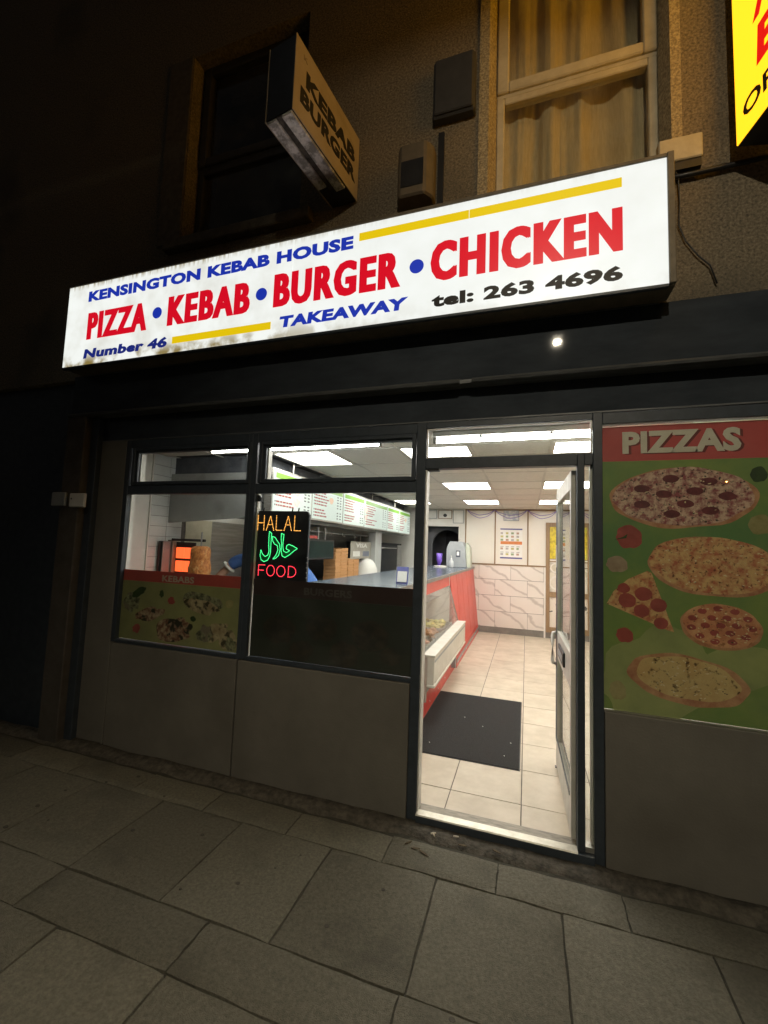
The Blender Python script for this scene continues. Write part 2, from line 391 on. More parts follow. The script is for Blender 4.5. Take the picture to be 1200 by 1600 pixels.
# --- upstairs windows (frame, glass, curtains behind)
M_upframe = mat('aged window paint', (0.62, 0.56, 0.42), (0.5, 0.44, 0.31), 0.55, scale=9, bump=0.12)
M_curtain = mat('tan curtain', (0.72, 0.62, 0.40), (0.6, 0.5, 0.3), 0.9, scale=40, stretch=(3, 3, 0.3))
M_room = mat('dark room', (0.03, 0.026, 0.022), (0.02, 0.018, 0.016), 0.9, scale=3)
def frame_ring(b, x0, x1, z0, z1, y0, y1, w):
    b.box(x0, x0 + w, y0, y1, z0, z1); b.box(x1 - w, x1, y0, y1, z0, z1)
    b.box(x0 + w, x1 - w, y0 + .001, y1 - .001, z0, z0 + w); b.box(x0 + w, x1 - w, y0 + .001, y1 - .001, z1 - w, z1)
def up_window(x0, x1, z0, zm, z1, y, curtains, dark=False):
    w = bx('upstairs_window', M_room, shop, x0 - .3, x1 + .3, y + 0.55, y + 0.58, z0 - .3, z1 + .3)
    mt = M_upframe if not dark else mat('shaded window paint', (0.05, 0.048, 0.045), (0.035, 0.034, 0.032), 0.6, scale=9)  # dark copy: the dimness at that window is put into the frame colour
    b = B(); frame_ring(b, x0, x1, z0, zm - .012, y, y + .06, .05); b.build('lower_sash', mt, w, 0.006)
    b = B(); frame_ring(b, x0 + .002, x1 - .002, zm + .012, z1, y - .018, y + .05, .075); b.build('upper_sash', mt, w, 0.008)
    bx('mid_rail', mt, w, x0 + .001, x1 - .001, y + .004, y + .05, zm - .012, zm + .012)
    bx('pane', G_up, w, x0 + .05, x1 - .05, y + .028, y + .032, z0 + .05, zm - .062)
    bx('pane', G_up, w, x0 + .077, x1 - .077, y + .02, y + .024, zm + .087, z1 - .075)
    if curtains:
        for (a, c, ph, z_top) in ((x0 + .02, (x0 + x1) / 2 - .05, 0.0, z1), ((x0 + x1) / 2 - .06, x1 - .0, 2.0, z1)):
            b = B(); nx, nz = 70, 14; g = []
            for i in range(nx + 1):
                col = []
                for j in range(nz + 1):
                    x = a + (c - a) * i / nx; z = z0 + (z_top - z0) * j / nz
                    s = (x - a) / (c - a)
                    yy = y + .13 + .022 * math.sin(s * 15 + ph + 1.1 * math.sin(z * 1.1) + 2.2 * noise.noise(Vector((s * 3, z * .6, ph)))) + .010 * noise.noise(Vector((s * 14, z * 1.2, ph + 3))) + .014 * (z1 - z) * math.sin(s * 7 + z)
                    col.append(b.bm.verts.new((x, yy, z)))
                g.append(col)
            for i in range(nx):
                for j in range(nz): b.bm.faces.new((g[i][j], g[i + 1][j], g[i + 1][j + 1], g[i][j + 1]))
            b.build('curtain', M_curtain, w, smooth=True)
    return w
w1 = up_window(0.127, 1.073, 3.76, 4.645, 5.75, 0.10, True); w1['label'] = 'pale framed upstairs window with tan curtains'
w2 = up_window(-2.40, -1.32, 4.07, 4.80, 5.75, 0.12, False, True); w2['label'] = 'unlit upstairs window with dark panes'
bx('window_surround', mat('weathered surround', (0.2, 0.17, 0.125), (0.13, 0.11, 0.08), 0.85, scale=20, bump=0.4), shop, -2.67, -2.425, -0.014, -0.001, 4.05, 5.75, 0.004)
sill = bx('window_sill', M_upframe, shop, 0.02, 1.02, -0.06, 0.099, 3.66, 3.755, 0.008)
bx('bearer_end', M_upframe, shop, 1.03, 1.24, -0.06, -0.001, 3.775, 3.915, 0.006)
bx('window_sill', MATS['weathered surround'], shop, -2.55, -1.18, -0.07, 0.119, 3.96, 4.048, 0.008)
B().tube([(1.0, -0.03, 3.70), (1.22, -0.03, 3.70), (1.55, -0.03, 3.71), (3.1, -0.03, 3.72)], 0.014, 8).build('wall_pipe', M_dark, shop, smooth=True)
bx('pipe_bracket', M_dark, shop, 1.02, 1.235, -0.05, -0.002, 3.725, 3.772)
# --- fascia board, shutter rail, head panel
fasc = bx('fascia_board', M_fascia, shop, -3.42, 3.2, -0.06, -0.002, 2.625, 2.963, 0.004)
bx('fascia_lip', M_rail, fasc, -3.33, 1.02, -0.066, -0.0605, 2.955, 2.961)
for x0, x1 in ((-3.40, -0.058), (0.018, 3.2)):
    B().prism([(x0, -0.105, 2.592), (x0, -0.112, 2.604), (x0, -0.075, 2.628), (x0, -0.0, 2.628), (x0, -0.0, 2.592)], (x1 - x0, 0, 0)).build('shutter_rail', M_rail, shop)
bx('rail_end_cap', M_rail, shop, -0.056, 0.016, -0.085, -0.0, 2.594, 2.618)
bx('head_panel', M_fascia, shop, -3.15, 3.2, 0.004, 0.055, 2.392, 2.622, 0.002)
bx('head_lip', M_rail, shop, -3.15, 3.2, -0.004, 0.003, 2.386, 2.3945)
# --- left pilaster, jamb and shutter guide
pil = bx('pilaster', mat('brown pilaster paint', (0.10, 0.088, 0.075), (0.07, 0.06, 0.05), 0.7, scale=6, bump=0.3), shop, -3.40, -3.185, -0.10, 0.2, -0.075, 2.59, 0.006)
bx('pilaster_flank', M_frame, shop, -7.5, -3.402, 0.06, 0.2, -0.12, 2.963)
bx('shutter_guide', M_frame, shop, -3.183, -3.10, -0.045, 0.05, GZ, 2.59, 0.004)
bx('jamb_panel', M_riser, shop, -3.098, -2.822, -0.004, 0.05, GZ, 2.39, 0.003)
bx('right_jamb', M_frame, shop, 2.02, 2.16, -0.06, 0.2, GZ, 2.59, 0.004)
# --- stall riser panels
for i, (x0, x1) in enumerate(((-2.8215, -2.806), (-2.794, -1.606), (-1.593, -0.337), (0.746, 2.018))):
    bx('riser_panel', M_riser, shop, x0, x1, -0.012, 0.1, GZ + .002 if i else GZ, 0.742, 0.003)
bx('riser_core', M_joint, shop, -2.82, -0.34, 0.03, 0.09, GZ, 0.735)
# --- shop windows
def shop_window(x0, x1, ux0, ux1, zs, zb, zt, z1, label):
    """lower pane, transom bar and opening top light"""
    w = bx('shop_window', M_frame, shop, x0 - .045, x0, 0.0, 0.06, zs - .02, 2.385, 0.003)
    bx('window_sill', M_frame, w, x0 + .0005, x1, 0.001, 0.059, zs - .025, zs, 0.003)
    bx('transom_bar', M_frame, w, x0 + .0005, x1, 0.002, 0.058, zb, zt - .03, 0.003)
    bx('head_bar', M_frame, w, x0 + .0005, x1 , 0.002, 0.058, z1 + .045, 2.385, 0.003)
    b = B(); frame_ring(b, ux0 - .055, ux1 + .03, zt - .028, z1 + .043, -0.010, 0.05, .028); b.build('top_light_frame', M_frame, w, 0.003)
    b = B(); b.box(ux0 - .026, ux0, .004, .04, zt - .0, z1 + .014); b.box(ux1, ux1 + .0015, .004, .04, zt, z1 + .014); b.box(ux0, ux1, .005, .039, z1, z1 + .014); b.build('glazing_bead', M_frame, w)
    bx('glass_pane', G_shop, w, x0, x1, 0.028, 0.033, zs, zb)
    bx('glass_pane', G_shop, w, ux0, ux1, 0.022, 0.027, zt, z1)
    w['label'] = label
    return w
sw1 = shop_window(-2.777, -1.622, -2.687, -1.625, 0.769, 1.938, 2.038, 2.275, 'left shop window with kebab film across its lower half')
sw2 = shop_window(-1.544, -0.334, -1.468, -0.369, 0.769, 1.938, 2.038, 2.275, 'shop window beside the door with dark burger film')
bx('mullion', M_frame, shop, -1.6215, -1.5895, 0.0, 0.06, 0.745, 2.385, 0.003)
bx('mullion_strip', M_white, shop, -1.5445, -1.538, 0.034, 0.075, 0.77, 1.937)
bx('mullion_strip', M_white, shop, -2.7768, -2.770, 0.04, 0.075, 0.77, 1.937)
bx('mullion_strip', M_white, shop, -1.629, -1.6225, 0.04, 0.075, 1.325, 1.937)
bx('mullion_strip', M_white, shop, -1.4675, -1.461, 0.0275, 0.07, 2.04, 2.274)
bx('mullion_strip', M_white, shop, -2.6865, -2.680, 0.0275, 0.07, 2.04, 2.274)
# --- doorway
dw = bx('door_frame', M_frame, shop, -0.3335, -0.274, -0.006, 0.065, GZ, 2.385, 0.003)
bx('jamb_strip', M_white, dw, -0.2738, -0.266, 0.008, 0.085, 0.0, 2.078)
bx('jamb_strip', M_white, dw, 0.684, 0.6938, 0.034, 0.085, 0.03, 2.084)
bx('door_head', M_frame, dw, -0.2735, 0.612, -0.003, 0.062, 2.085, 2.153, 0.003)
bx('frame_head', M_frame, dw, -0.2735, 0.694, -0.003, 0.062, 2.348, 2.384, 0.003)
bx('post', M_frame, dw, 0.6125, 0.651, -0.004, 0.064, 0.0, 2.153, 0.003)
bx('side_head', M_frame, dw, 0.6515, 0.694, -0.002, 0.061, 2.085, 2.152, 0.002)
bx('right_post', M_frame, dw, 0.6945, 0.7435, -0.006, 0.065, GZ, 2.385, 0.003)
bx('transom_pane', G_shop, dw, -0.2735, 0.694, 0.028, 0.033, 2.154, 2.347)
bx('side_pane', G_shop, dw, 0.6515, 0.694, 0.028, 0.033, 0.03, 2.084)
b = B(); frame_ring(b, -0.272, 0.6925, 2.1545, 2.3465, 0.006, 0.022, 0.008); b.build('glazing_bead', M_white, dw)
bx('side_sill', M_alu, dw, 0.6515, 0.694, 0.004, 0.058, 0.0, 0.028)
bx('closer_plate', M_dark, dw, -0.26, -0.19, 0.0, 0.05, 2.072, 2.0845)
th = bx('threshold', M_frame, dw, -0.2735, 0.694, -0.022, 0.03, GZ + .004, -0.004, 0.002)
B().prism([(-0.2735, -0.024, -0.0035), (-0.2735, -0.020, 0.003), (-0.2735, 0.03, 0.006), (-0.2735, 0.03, -0.0035)], (0.886, 0, 0)).build('sill_nosing', mat('pale aluminium', (0.75, 0.72, 0.62), (0.6, 0.57, 0.48), 0.4, 0.5, scale=20), th)
bx('sill_plate', mat('worn sill', (0.34, 0.31, 0.25), (0.2, 0.18, 0.15), 0.5, 0.4, scale=16, stretch=(1, 4, 4)), th, -0.2735, 0.694, 0.0305, 0.112, -0.05, -0.004)
# --- open door leaf, hinged on the post and swung inside
hx, hy, ex, ey = 0.606, 0.07, 0.583, 0.945
dv = Vector((ex - hx, ey - hy, 0)); dl = dv.length; dv.normalize(); dn = Vector((-dv.y, dv.x, 0)) * 1.0   # dn points to -X (the street face)
leaf_m = mat('door leaf paint', (0.62, 0.6, 0.54), (0.52, 0.5, 0.44), 0.4, scale=10)
def leaf(b, s0, s1, t0, t1, z0, z1):
    P = lambda s, t, z: Vector((hx, hy, 0)) + dv * s + dn * t + Vector((0, 0, z))
    b.hexa([P(s0, t0, z0), P(s1, t0, z0), P(s1, t1, z0), P(s0, t1, z0), P(s0, t0, z1), P(s1, t0, z1), P(s1, t1, z1), P(s0, t1, z1)]); return b
door = leaf(B(), 0.0, 0.055, -0.02, 0.02, 0.012, 2.07).build('door', leaf_m, shop, 0.003)
door['label'] = 'glazed shop door standing open into the takeaway'
leaf(B(), dl - .075, dl, -0.02, 0.02, 0.012, 2.07).build('lock_stile', leaf_m, door, 0.003)
leaf(B(), dl - .07, dl - .004, 0.0205, 0.024, 0.2, 1.95).build('stile_strip', M_frame, door)
for z0, z1 in ((0.012, 0.20), (0.80, 1.0), (1.96, 2.07)): leaf(B(), 0.0555, dl - .0755, -0.019, 0.019, z0, z1).build('rail', leaf_m, door, 0.003)
leaf(B(), 0.06, dl - .08, 0.0195, 0.0235, 0.21, 0.235).build('rail_trim', M_frame, door)
for z0, z1 in ((0.2, 0.80), (1.0, 1.96)): leaf(B(), 0.0555, dl - .0755, -0.003, 0.003, z0, z1).build('glass_pane', G_door, door)
leaf(B(), 0.30, 0.62, 0.0195, 0.032, 0.855, 0.945).build('letter_plate', M_dark, door, 0.004)
leaf(B(), 0.33, 0.59, 0.0325, 0.036, 0.88, 0.92).build('letter_flap', M_grey, door, 0.003)
b = B(); P = lambda s, t, z: Vector((hx, hy, 0)) + dv * s + dn * t + Vector((0, 0, z))
b.tube([P(dl - .03, .025, .75), P(dl - .03, .045, .755), P(dl - .03, .05, .775), P(dl - .03, .05, .95), P(dl - .03, .045, .975), P(dl - .03, .025, .98)], 0.013, 8)
b.build('pull_handle', M_white, door, smooth=True)
leaf(B(), dl - .06, dl - .02, 0.0245, 0.0265, 1.47, 1.64).build('notice', M_paper, door)
leaf(B(), dl - .05, dl - .02, -0.03, 0.03, 0.005, 0.011).build('door_stop', M_dark, door)

# ================================================================== lit fascia sign
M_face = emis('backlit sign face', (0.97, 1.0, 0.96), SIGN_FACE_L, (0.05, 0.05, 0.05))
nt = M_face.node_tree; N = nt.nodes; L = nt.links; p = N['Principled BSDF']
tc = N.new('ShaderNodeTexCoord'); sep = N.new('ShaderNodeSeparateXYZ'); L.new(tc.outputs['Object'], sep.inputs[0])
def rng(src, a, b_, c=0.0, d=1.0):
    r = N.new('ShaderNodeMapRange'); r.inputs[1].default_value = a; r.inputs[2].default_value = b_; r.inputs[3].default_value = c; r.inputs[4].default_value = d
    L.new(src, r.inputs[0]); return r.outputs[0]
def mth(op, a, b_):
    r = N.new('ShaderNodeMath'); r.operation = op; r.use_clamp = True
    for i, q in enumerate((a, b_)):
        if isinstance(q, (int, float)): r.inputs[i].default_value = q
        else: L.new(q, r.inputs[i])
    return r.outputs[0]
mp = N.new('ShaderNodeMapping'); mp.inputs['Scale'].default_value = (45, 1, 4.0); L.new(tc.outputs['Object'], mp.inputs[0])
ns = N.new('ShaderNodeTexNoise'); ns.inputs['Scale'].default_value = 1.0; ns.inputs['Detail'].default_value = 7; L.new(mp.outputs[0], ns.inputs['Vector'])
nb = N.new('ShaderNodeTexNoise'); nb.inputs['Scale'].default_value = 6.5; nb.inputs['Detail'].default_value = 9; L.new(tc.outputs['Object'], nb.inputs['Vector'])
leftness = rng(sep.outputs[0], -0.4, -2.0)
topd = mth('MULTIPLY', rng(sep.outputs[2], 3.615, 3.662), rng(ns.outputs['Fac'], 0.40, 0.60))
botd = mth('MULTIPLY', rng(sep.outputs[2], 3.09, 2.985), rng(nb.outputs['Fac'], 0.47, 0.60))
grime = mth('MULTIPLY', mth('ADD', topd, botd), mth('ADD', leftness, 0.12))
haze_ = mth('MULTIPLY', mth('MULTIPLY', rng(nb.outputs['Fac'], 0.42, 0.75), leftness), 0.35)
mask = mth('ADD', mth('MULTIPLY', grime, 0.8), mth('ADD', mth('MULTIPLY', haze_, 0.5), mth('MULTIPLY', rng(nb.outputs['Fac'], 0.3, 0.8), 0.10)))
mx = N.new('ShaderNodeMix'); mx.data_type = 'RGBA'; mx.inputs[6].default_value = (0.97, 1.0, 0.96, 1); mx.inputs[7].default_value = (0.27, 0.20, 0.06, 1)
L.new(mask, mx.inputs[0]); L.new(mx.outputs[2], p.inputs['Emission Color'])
E_red = emis('backlit red vinyl', (0.74, 0.004, 0.018), SIGN_L, (0.15, 0.0, 0.005))
E_blue = emis('backlit blue vinyl', (0.012, 0.035, 0.42), SIGN_L, (0.02, 0.03, 0.2))
E_yel = emis('backlit yellow vinyl', (0.86, 0.60, 0.004), SIGN_L, (0.15, 0.12, 0.005))
E_num = emis('backlit dark blue vinyl', (0.012, 0.022, 0.2), SIGN_L, (0.02, 0.03, 0.2))
FS = thing('fascia_sign', (-1.16, -0.1, 2.97), 'long backlit white fascia sign advertising pizza, kebab, burger and chicken', 'shop sign')
SX0, SX1, SZ0, SZ1, SY = -3.332, 1.019, 2.969, 3.658, -0.23
M_box = mat('tan sign casing', (0.20, 0.17, 0.12), (0.13, 0.11, 0.08), 0.6, scale=10, bump=0.1)
b = B(); b.box(SX0 - .004, SX1 + .034, SY + .022, -0.062, SZ0 - .006, SZ1 + .028); b.build('casing', M_box, FS, 0.004)
SM = -1.097 * 1.0617 + .341 * (1 - 1.0617)
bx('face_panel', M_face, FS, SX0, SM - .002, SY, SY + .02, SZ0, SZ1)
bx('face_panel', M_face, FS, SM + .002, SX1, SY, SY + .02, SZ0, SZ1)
bx('edge_trim', M_box, FS, SX1 + .001, SX1 + .032, SY - .012, SY + .021, SZ0 - .004, SZ1 + .024, 0.003)
bx('edge_trim', M_box, FS, SX0, SX1, SY - .008, SY + .0205, SZ1 + .001, SZ1 + .022, 0.003)
bx('bottom_trim', M_frame, FS, SX0, SX1, SY - .004, SY + .0205, SZ0 - .02, SZ0 - .001, 0.003)
fl = SY - .0005
def sign_text(s, x0, x1, z0, z1, m, bold, shear=0.0, fat=0.0): lettering(s, (x0 + fat, fl, z0), (1, 0, 0), x1 - x0 - 2 * fat, z1 - z0, m, FS, bold, shear, fat=fat)
sign_text('KENSINGTON KEBAB HOUSE', -3.10, -0.742, 3.502, 3.592, E_blue, 0.055)
sign_text('PIZZA', -3.085, -2.45, 3.178, 3.405, E_red, 0.034, fat=0.0085)
sign_text('KEBAB', -2.250, -1.515, 3.182, 3.412, E_red, 0.034, fat=0.0085)
sign_text('BURGER', -1.325, -0.413, 3.186, 3.428, E_red, 0.034, fat=0.0085)
sign_text('CHICKEN', -0.226, 0.812, 3.183, 3.434, E_red, 0.034, fat=0.0085)
sign_text('Number 46', -3.10, -2.24, 3.018, 3.100, E_num, 0.05, 0.16)
sign_text('TAKEAWAY', -1.272, -0.37, 3.035, 3.115, E_blue, 0.055, 0.12)
sign_text('tel: 263 4696', -0.212, 0.811, 3.02, 3.104, M_black, 0.05)
for cx in (-2.354, -1.424, -0.3125):
    blob(cx, 3.302, 0.045, 0.045, fl - .002, fl, 28, 0).build('dot', E_blue, FS)
for x0, x1, z0, z1 in ((-2.187, -1.334, 3.036, 3.089), (-0.702, 0.0, 3.545, 3.599), (0.003, 0.81, 3.545, 3.599)): bx('stripe', E_yel, FS, x0, x1, fl - .002, fl, z0, z1)
# loose cable hanging off the right end
B().tube([(1.05, -.07, 3.72), (1.10, -.05, 3.74), (1.13, -.03, 3.70), (1.135, -.02, 3.55), (1.13, -.02, 3.42), (1.16, -.02, 3.32), (1.22, -.02, 3.22), (1.27, -.02, 3.16), (1.30, -.02, 3.05)], 0.004, 6).build('loose_cable', M_dark, FS, smooth=True)

# ================================================================== unlit projecting sign
PJ = thing('projecting_sign', (-0.95, -0.35, 4.03), 'unlit yellowed projecting box sign reading KEBAB BURGER on the upper wall', 'shop sign')
pu = Vector((-0.826 + 0.931, -0.012 + 0.722, 0)); pw = pu.length; pu.normalize(); pn = pu.cross(Vector((0, 0, 1)))
po = Vector((-0.931, -0.722, 4.03)); PH = 0.475; PT = 0.205
M_pface = mat('yellowed sign face', (0.50, 0.42, 0.29), (0.42, 0.34, 0.22), 0.5, scale=5, bump=0.03, c3=(0.34, 0.26, 0.16), s3=2.5)
def pbox(b, s0, s1, t0, t1, z0, z1):
    Q = lambda s, t, z: po + pu * s + pn * t + Vector((0, 0, z))
    b.hexa([Q(s0, t0, z0), Q(s1, t0, z0), Q(s1, t1, z0), Q(s0, t1, z0), Q(s0, t0, z1), Q(s1, t0, z1), Q(s1, t1, z1), Q(s0, t1, z1)]); return b
pbox(B(), 0, pw, -PT + .006, -.006, 0.006, PH - .004).build('casing', mat('dark sign casing', (0.03, 0.034, 0.042), (0.022, 0.025, 0.03), 0.5, scale=6), PJ, 0.003)
pbox(B(), -.002, pw, -.0055, 0, 0, PH).build('face_panel', M_pface, PJ, 0.0015)
pbox(B(), -.002, pw, -PT, -PT + .0055, 0, PH).build('face_panel', M_pface, PJ, 0.0015)
M_under = mat('weathered pale underside', (0.8, 0.78, 0.72), (0.3, 0.29, 0.25), 0.8, scale=13, lo=0.42, hi=0.56, bump=0.6, bscale=50)
pbox(B(), .004, pw - .14, -.085, -.012, -.012, 0.0055).build('underside_strip', M_under, PJ, 0.004)
pbox(B(), .004, pw - .20, -PT + .012, -.125, -.012, 0.0055).build('underside_strip', M_under, PJ, 0.004)
pbox(B(), .004, pw - .16, -.1245, -.0855, -.002, 0.0055).build('underside_channel', M_plinth, PJ)
Q = lambda s, z: po + pu * s + Vector((0, 0, z)) + pn * .0003
lettering('KEBAB', Q(.10, .235), pu, .56, .105, M_black, PJ, .05)
lettering('BURGER', Q(.055, .10), pu, .62, .105, M_black, PJ, .05)
lettering('K', Q(.07, .385), pu, .035, .03, mat('faded print', (0.3, 0.23, 0.15), (0.4, 0.32, 0.2), .6), PJ, .0)
pbox(B(), pw, pw + .02, -.14, -.06, .1, .36).build('bracket', M_dark, PJ)

# ================================================================== yellow lit sign next door
YS = thing('yellow_projecting_sign', (1.45, -0.7, 3.73), 'bright yellow lit projecting sign with red and black letters at right edge', 'shop sign')
yo = Vector((1.366, -0.12, 3.73)); yu = Vector((0.20, -0.98, 0)).normalized(); yn = yu.cross(Vector((0, 0, 1)))
def ybox(b, s0, s1, t0, t1, z0, z1):
    Q = lambda s, t, z: yo + yu * s + yn * t + Vector((0, 0, z))
    b.hexa([Q(s0, t0, z0), Q(s1, t0, z0), Q(s1, t1, z0), Q(s0, t1, z0), Q(s0, t0, z1), Q(s1, t0, z1), Q(s1, t1, z1), Q(s0, t1, z1)]); return b
ybox(B(), 0, 1.25, -.2, -.006, -.004, 2.05).build('casing', M_dark, YS)
ybox(B(), 0, 1.25, -.0055, 0, 0, 2.046).build('face_panel', emis('backlit yellow face', (1.0, 0.46, 0.012), YELLOW_L, (0.5, 0.35, 0.02)), YS)
ybox(B(), 0, 1.25, -.206, -.2005, 0, 2.046).build('face_panel', MATS['backlit yellow face'], YS)
ybox(B(), -.12, 0, -.13, -.08, .3, .36).build('bracket', M_dark, YS); ybox(B(), -.12, 0, -.13, -.08, 1.1, 1.16).build('bracket', M_dark, YS)
QY = lambda s, z: yo + yu * s + Vector((0, 0, z)) + yn * .0003
E_yred = emis('lit red vinyl', (0.75, 0.003, 0.004), 1.0, (0.4, 0.01, 0.01))
lettering('OPEN', QY(.055, .085), yu, .40, .095, M_black, YS, .02)
lettering('B', QY(.155, .27), yu, .14, .2, E_yred, YS, .04, .08)
lettering('A', QY(.14, .52), yu, .17, .2, E_yred, YS, .04, .08)

# ================================================================== boxes on the wall
ab = thing('alarm_box', (-0.14, -0.06, 4.43), 'dark square box fixed to the wall beside the upstairs window', 'alarm box')
bx('body', mat('dark box paint', (0.05, 0.05, 0.052), (0.035, 0.036, 0.04), 0.6, scale=8), ab, -0.28, 0.0, -0.07, -0.001, 4.44, 4.86, 0.012)
bx('cover', MATS['dark box paint'], ab, -0.268, -0.012, -0.085, -0.0705, 4.452, 4.848, 0.008)
vb = thing('vent_box', (-0.38, -0.1, 3.9), 'dark rounded box on the wall just above the fascia sign', 'vent')
B().prism([(-0.50, -0.002, 3.86), (-0.50, -0.10, 3.86), (-0.47, -0.15, 3.86), (-0.30, -0.15, 3.86), (-0.255, -0.09, 3.86), (-0.255, -0.002, 3.86)], (0, 0, 0.37)).build('body', mat('brown box paint', (0.16, 0.13, 0.09), (0.12, 0.1, 0.07), 0.7, scale=10), vb, 0.012)
bx('back_plate', M_dark, vb, -0.245, -0.205, -0.02, -0.0015, 3.8, 4.38)
bx('louvre', M_dark, vb, -0.46, -0.31, -0.155, -0.1505, 3.92, 4.10)
for i, (x0, x1, y, lab, mt) in enumerate(((-3.245, -3.085, -0.137, 'bright white square plate on the pilaster with a small dark hole', M_paper), (-3.47, -3.30, -0.137, 'dull grey square plate at the outer edge of the pilaster', M_grey))):
    t = thing('junction_box', ((x0 + x1) / 2, -0.1, 1.82), lab, 'junction box', 'plates on the pilaster')
    if i == 0: bx('cover', mt, t, -3.258, -3.085, -0.125, -0.1015, 1.815, 1.93, 0.006); blob(-3.23, 1.885, 0.007, 0.007, -0.128, -0.1255, 12, 0).build('screw_hole', M_dark, t)
    else: bx('cover', mt, t, -3.47, -3.31, -0.125, -0.1015, 1.825, 1.94, 0.006); bx('back_box', M_grey, t, -3.46, -3.402, -0.101, 0.02, 1.83, 1.93)

# ================================================================== window films
F0, F1 = 0.0345, 0.0385        # film stuck to the inner face of the glass
P0, P1 = 0.0336, 0.0343        # print layer between glass and film
def film_set(name, label, x0, x1, z0, z1, zb, green, red):
    t = thing(name, ((x0 + x1) / 2, F0, z0), label, 'window film')
    bx('green_sheet', green, t, x0, x1, F0, F1, z0, zb - .0005); bx('red_band', red, t, x0, x1, F0, F1, zb, z1)
    return t
M_fg = mat('green film', srgb(146, 164, 84), srgb(104, 142, 84), 0.5, scale=1.6)
M_fr = mat('red film', srgb(214, 92, 88), srgb(200, 80, 78), 0.5, scale=3)
M_fl = mat('pale film lettering', srgb(236, 226, 208), srgb(222, 210, 190), 0.5, scale=9)
M_shadow = mat('film letter outline', srgb(130, 56, 52), srgb(116, 48, 46), 0.5, scale=9)
M_dg = mat('dark green film', srgb(52, 58, 48), srgb(42, 47, 40), 0.5, scale=2)
M_dr = mat('dark red film', srgb(62, 46, 44), srgb(54, 42, 40), 0.5, scale=2)
M_meat = mat('printed doner meat', srgb(130, 84, 60), srgb(200, 176, 146), 0.5, scale=26, lo=0.42, hi=0.62, c3=srgb(46, 44, 26), s3=18, lo3=0.52, hi3=0.6)
M_salad = mat('printed salad', srgb(164, 164, 126), srgb(70, 70, 46), 0.5, scale=30, lo=0.4, hi=0.6, c3=srgb(140, 128, 108), s3=14, lo3=0.5, hi3=0.62)
M_bread = mat('printed bread', srgb(206, 188, 150), srgb(164, 140, 104), 0.5, scale=18, c3=srgb(70, 62, 36), s3=22, lo3=.5, hi3=.62)
M_ptom = mat('printed tomato', srgb(190, 96, 86), srgb(162, 74, 66), 0.45, scale=8)
M_pmush = mat('printed mushroom', srgb(190, 168, 140), srgb(160, 134, 108), 0.5, scale=10)
M_pgarl = mat('printed garlic', srgb(186, 172, 120), srgb(150, 140, 84), 0.5, scale=10)
M_leafp = mat('printed leaf', srgb(60, 84, 34), srgb(40, 60, 26), 0.5, scale=10)
kf = film_set('kebab_window_film', 'green food print film with red KEBABS band across the left window', -2.777, -1.6235, 0.7765, 1.323, 1.237, mat('faded olive film', srgb(168, 166, 112), srgb(146, 146, 96), 0.5, scale=2), mat('faded red film', srgb(206, 92, 82), srgb(190, 82, 74), 0.5, scale=3))
lettering('KEBABS', (-2.375, P0 + .0006, 1.247), (1, 0, 0), .31, .05, mat('faded lettering', srgb(214, 196, 176), srgb(190, 170, 150), .5), kf, .03, depth=.0005)
for i, (cx, cz, rx, rz, ti, mt, nm) in enumerate((
        (-2.67, 1.07, .085, .075, .3, M_salad, 'printed_salad'), (-2.60, 1.15, .07, .03, .5, M_leafp, 'printed_leaf'), (-1.985, 1.115, .165, .075, -.12, M_salad, 'printed_kebab'), (-1.985, 1.085, .16, .05, -.15, M_bread, 'printed_pitta'),
        (-2.475, 0.985, .135, .05, .25, M_meat, 'printed_kebab'), (-2.23, 0.885, .185, .09, .1, M_meat, 'printed_kebab'), (-1.87, 0.90, .14, .06, .35, M_bread, 'printed_wrap'), (-1.94, 0.885, .07, .06, .2, M_salad, 'printed_salad'),
        (-1.72, 0.86, .085, .07, -.4, M_bread, 'printed_wrap'), (-1.70, 0.83, .05, .045, -.3, M_salad, 'printed_salad'), (-2.27, 1.105, .035, .028, 0, M_ptom, 'printed_tomato'), (-2.60, .865, .035, .035, 0, M_ptom, 'printed_tomato'),
        (-2.37, 1.15, .02, .03, 0, M_leafp, 'printed_leaf'), (-1.73, 1.12, .035, .03, .4, M_pgarl, 'printed_garlic'), (-2.05, .985, .025, .02, 0, M_leafp, 'printed_leaf'))):
    y = P0 + .0005 - i * .00003
    blob(cx, cz, rx, rz, y, P1 - i * .00002, 30, .35, ti, i * 1.3).build(nm, mt, kf)
bf = film_set('burger_window_film', 'very dark window film with faint BURGERS lettering beside the door', -1.532, -0.340, 0.772, 1.318, 1.205, M_dg, M_dr)
lettering('BURGERS', (-1.12, P0 + .0006, 1.228), (1, 0, 0), .36, .05, mat('dull film lettering', srgb(84, 80, 76), srgb(72, 70, 66), .5), bf, .03, depth=.0005)
M_dmeat = mat('dark printed burger', srgb(64, 56, 46), srgb(44, 44, 38), 0.5, scale=18, lo=.4, hi=.6)
for i, (cx, cz, r) in enumerate(((-1.3, .98, .13), (-.98, 1.02, .12), (-.62, 1.0, .13), (-.8, .86, .11), (-1.12, .85, .09), (-.48, .88, .07))):
    blob(cx, cz, r, r * .75, P0 + .0005 - i * .00003, P1 - i * .00002, 26, .2, 0, i).build('printed_burger', M_dmeat, bf)
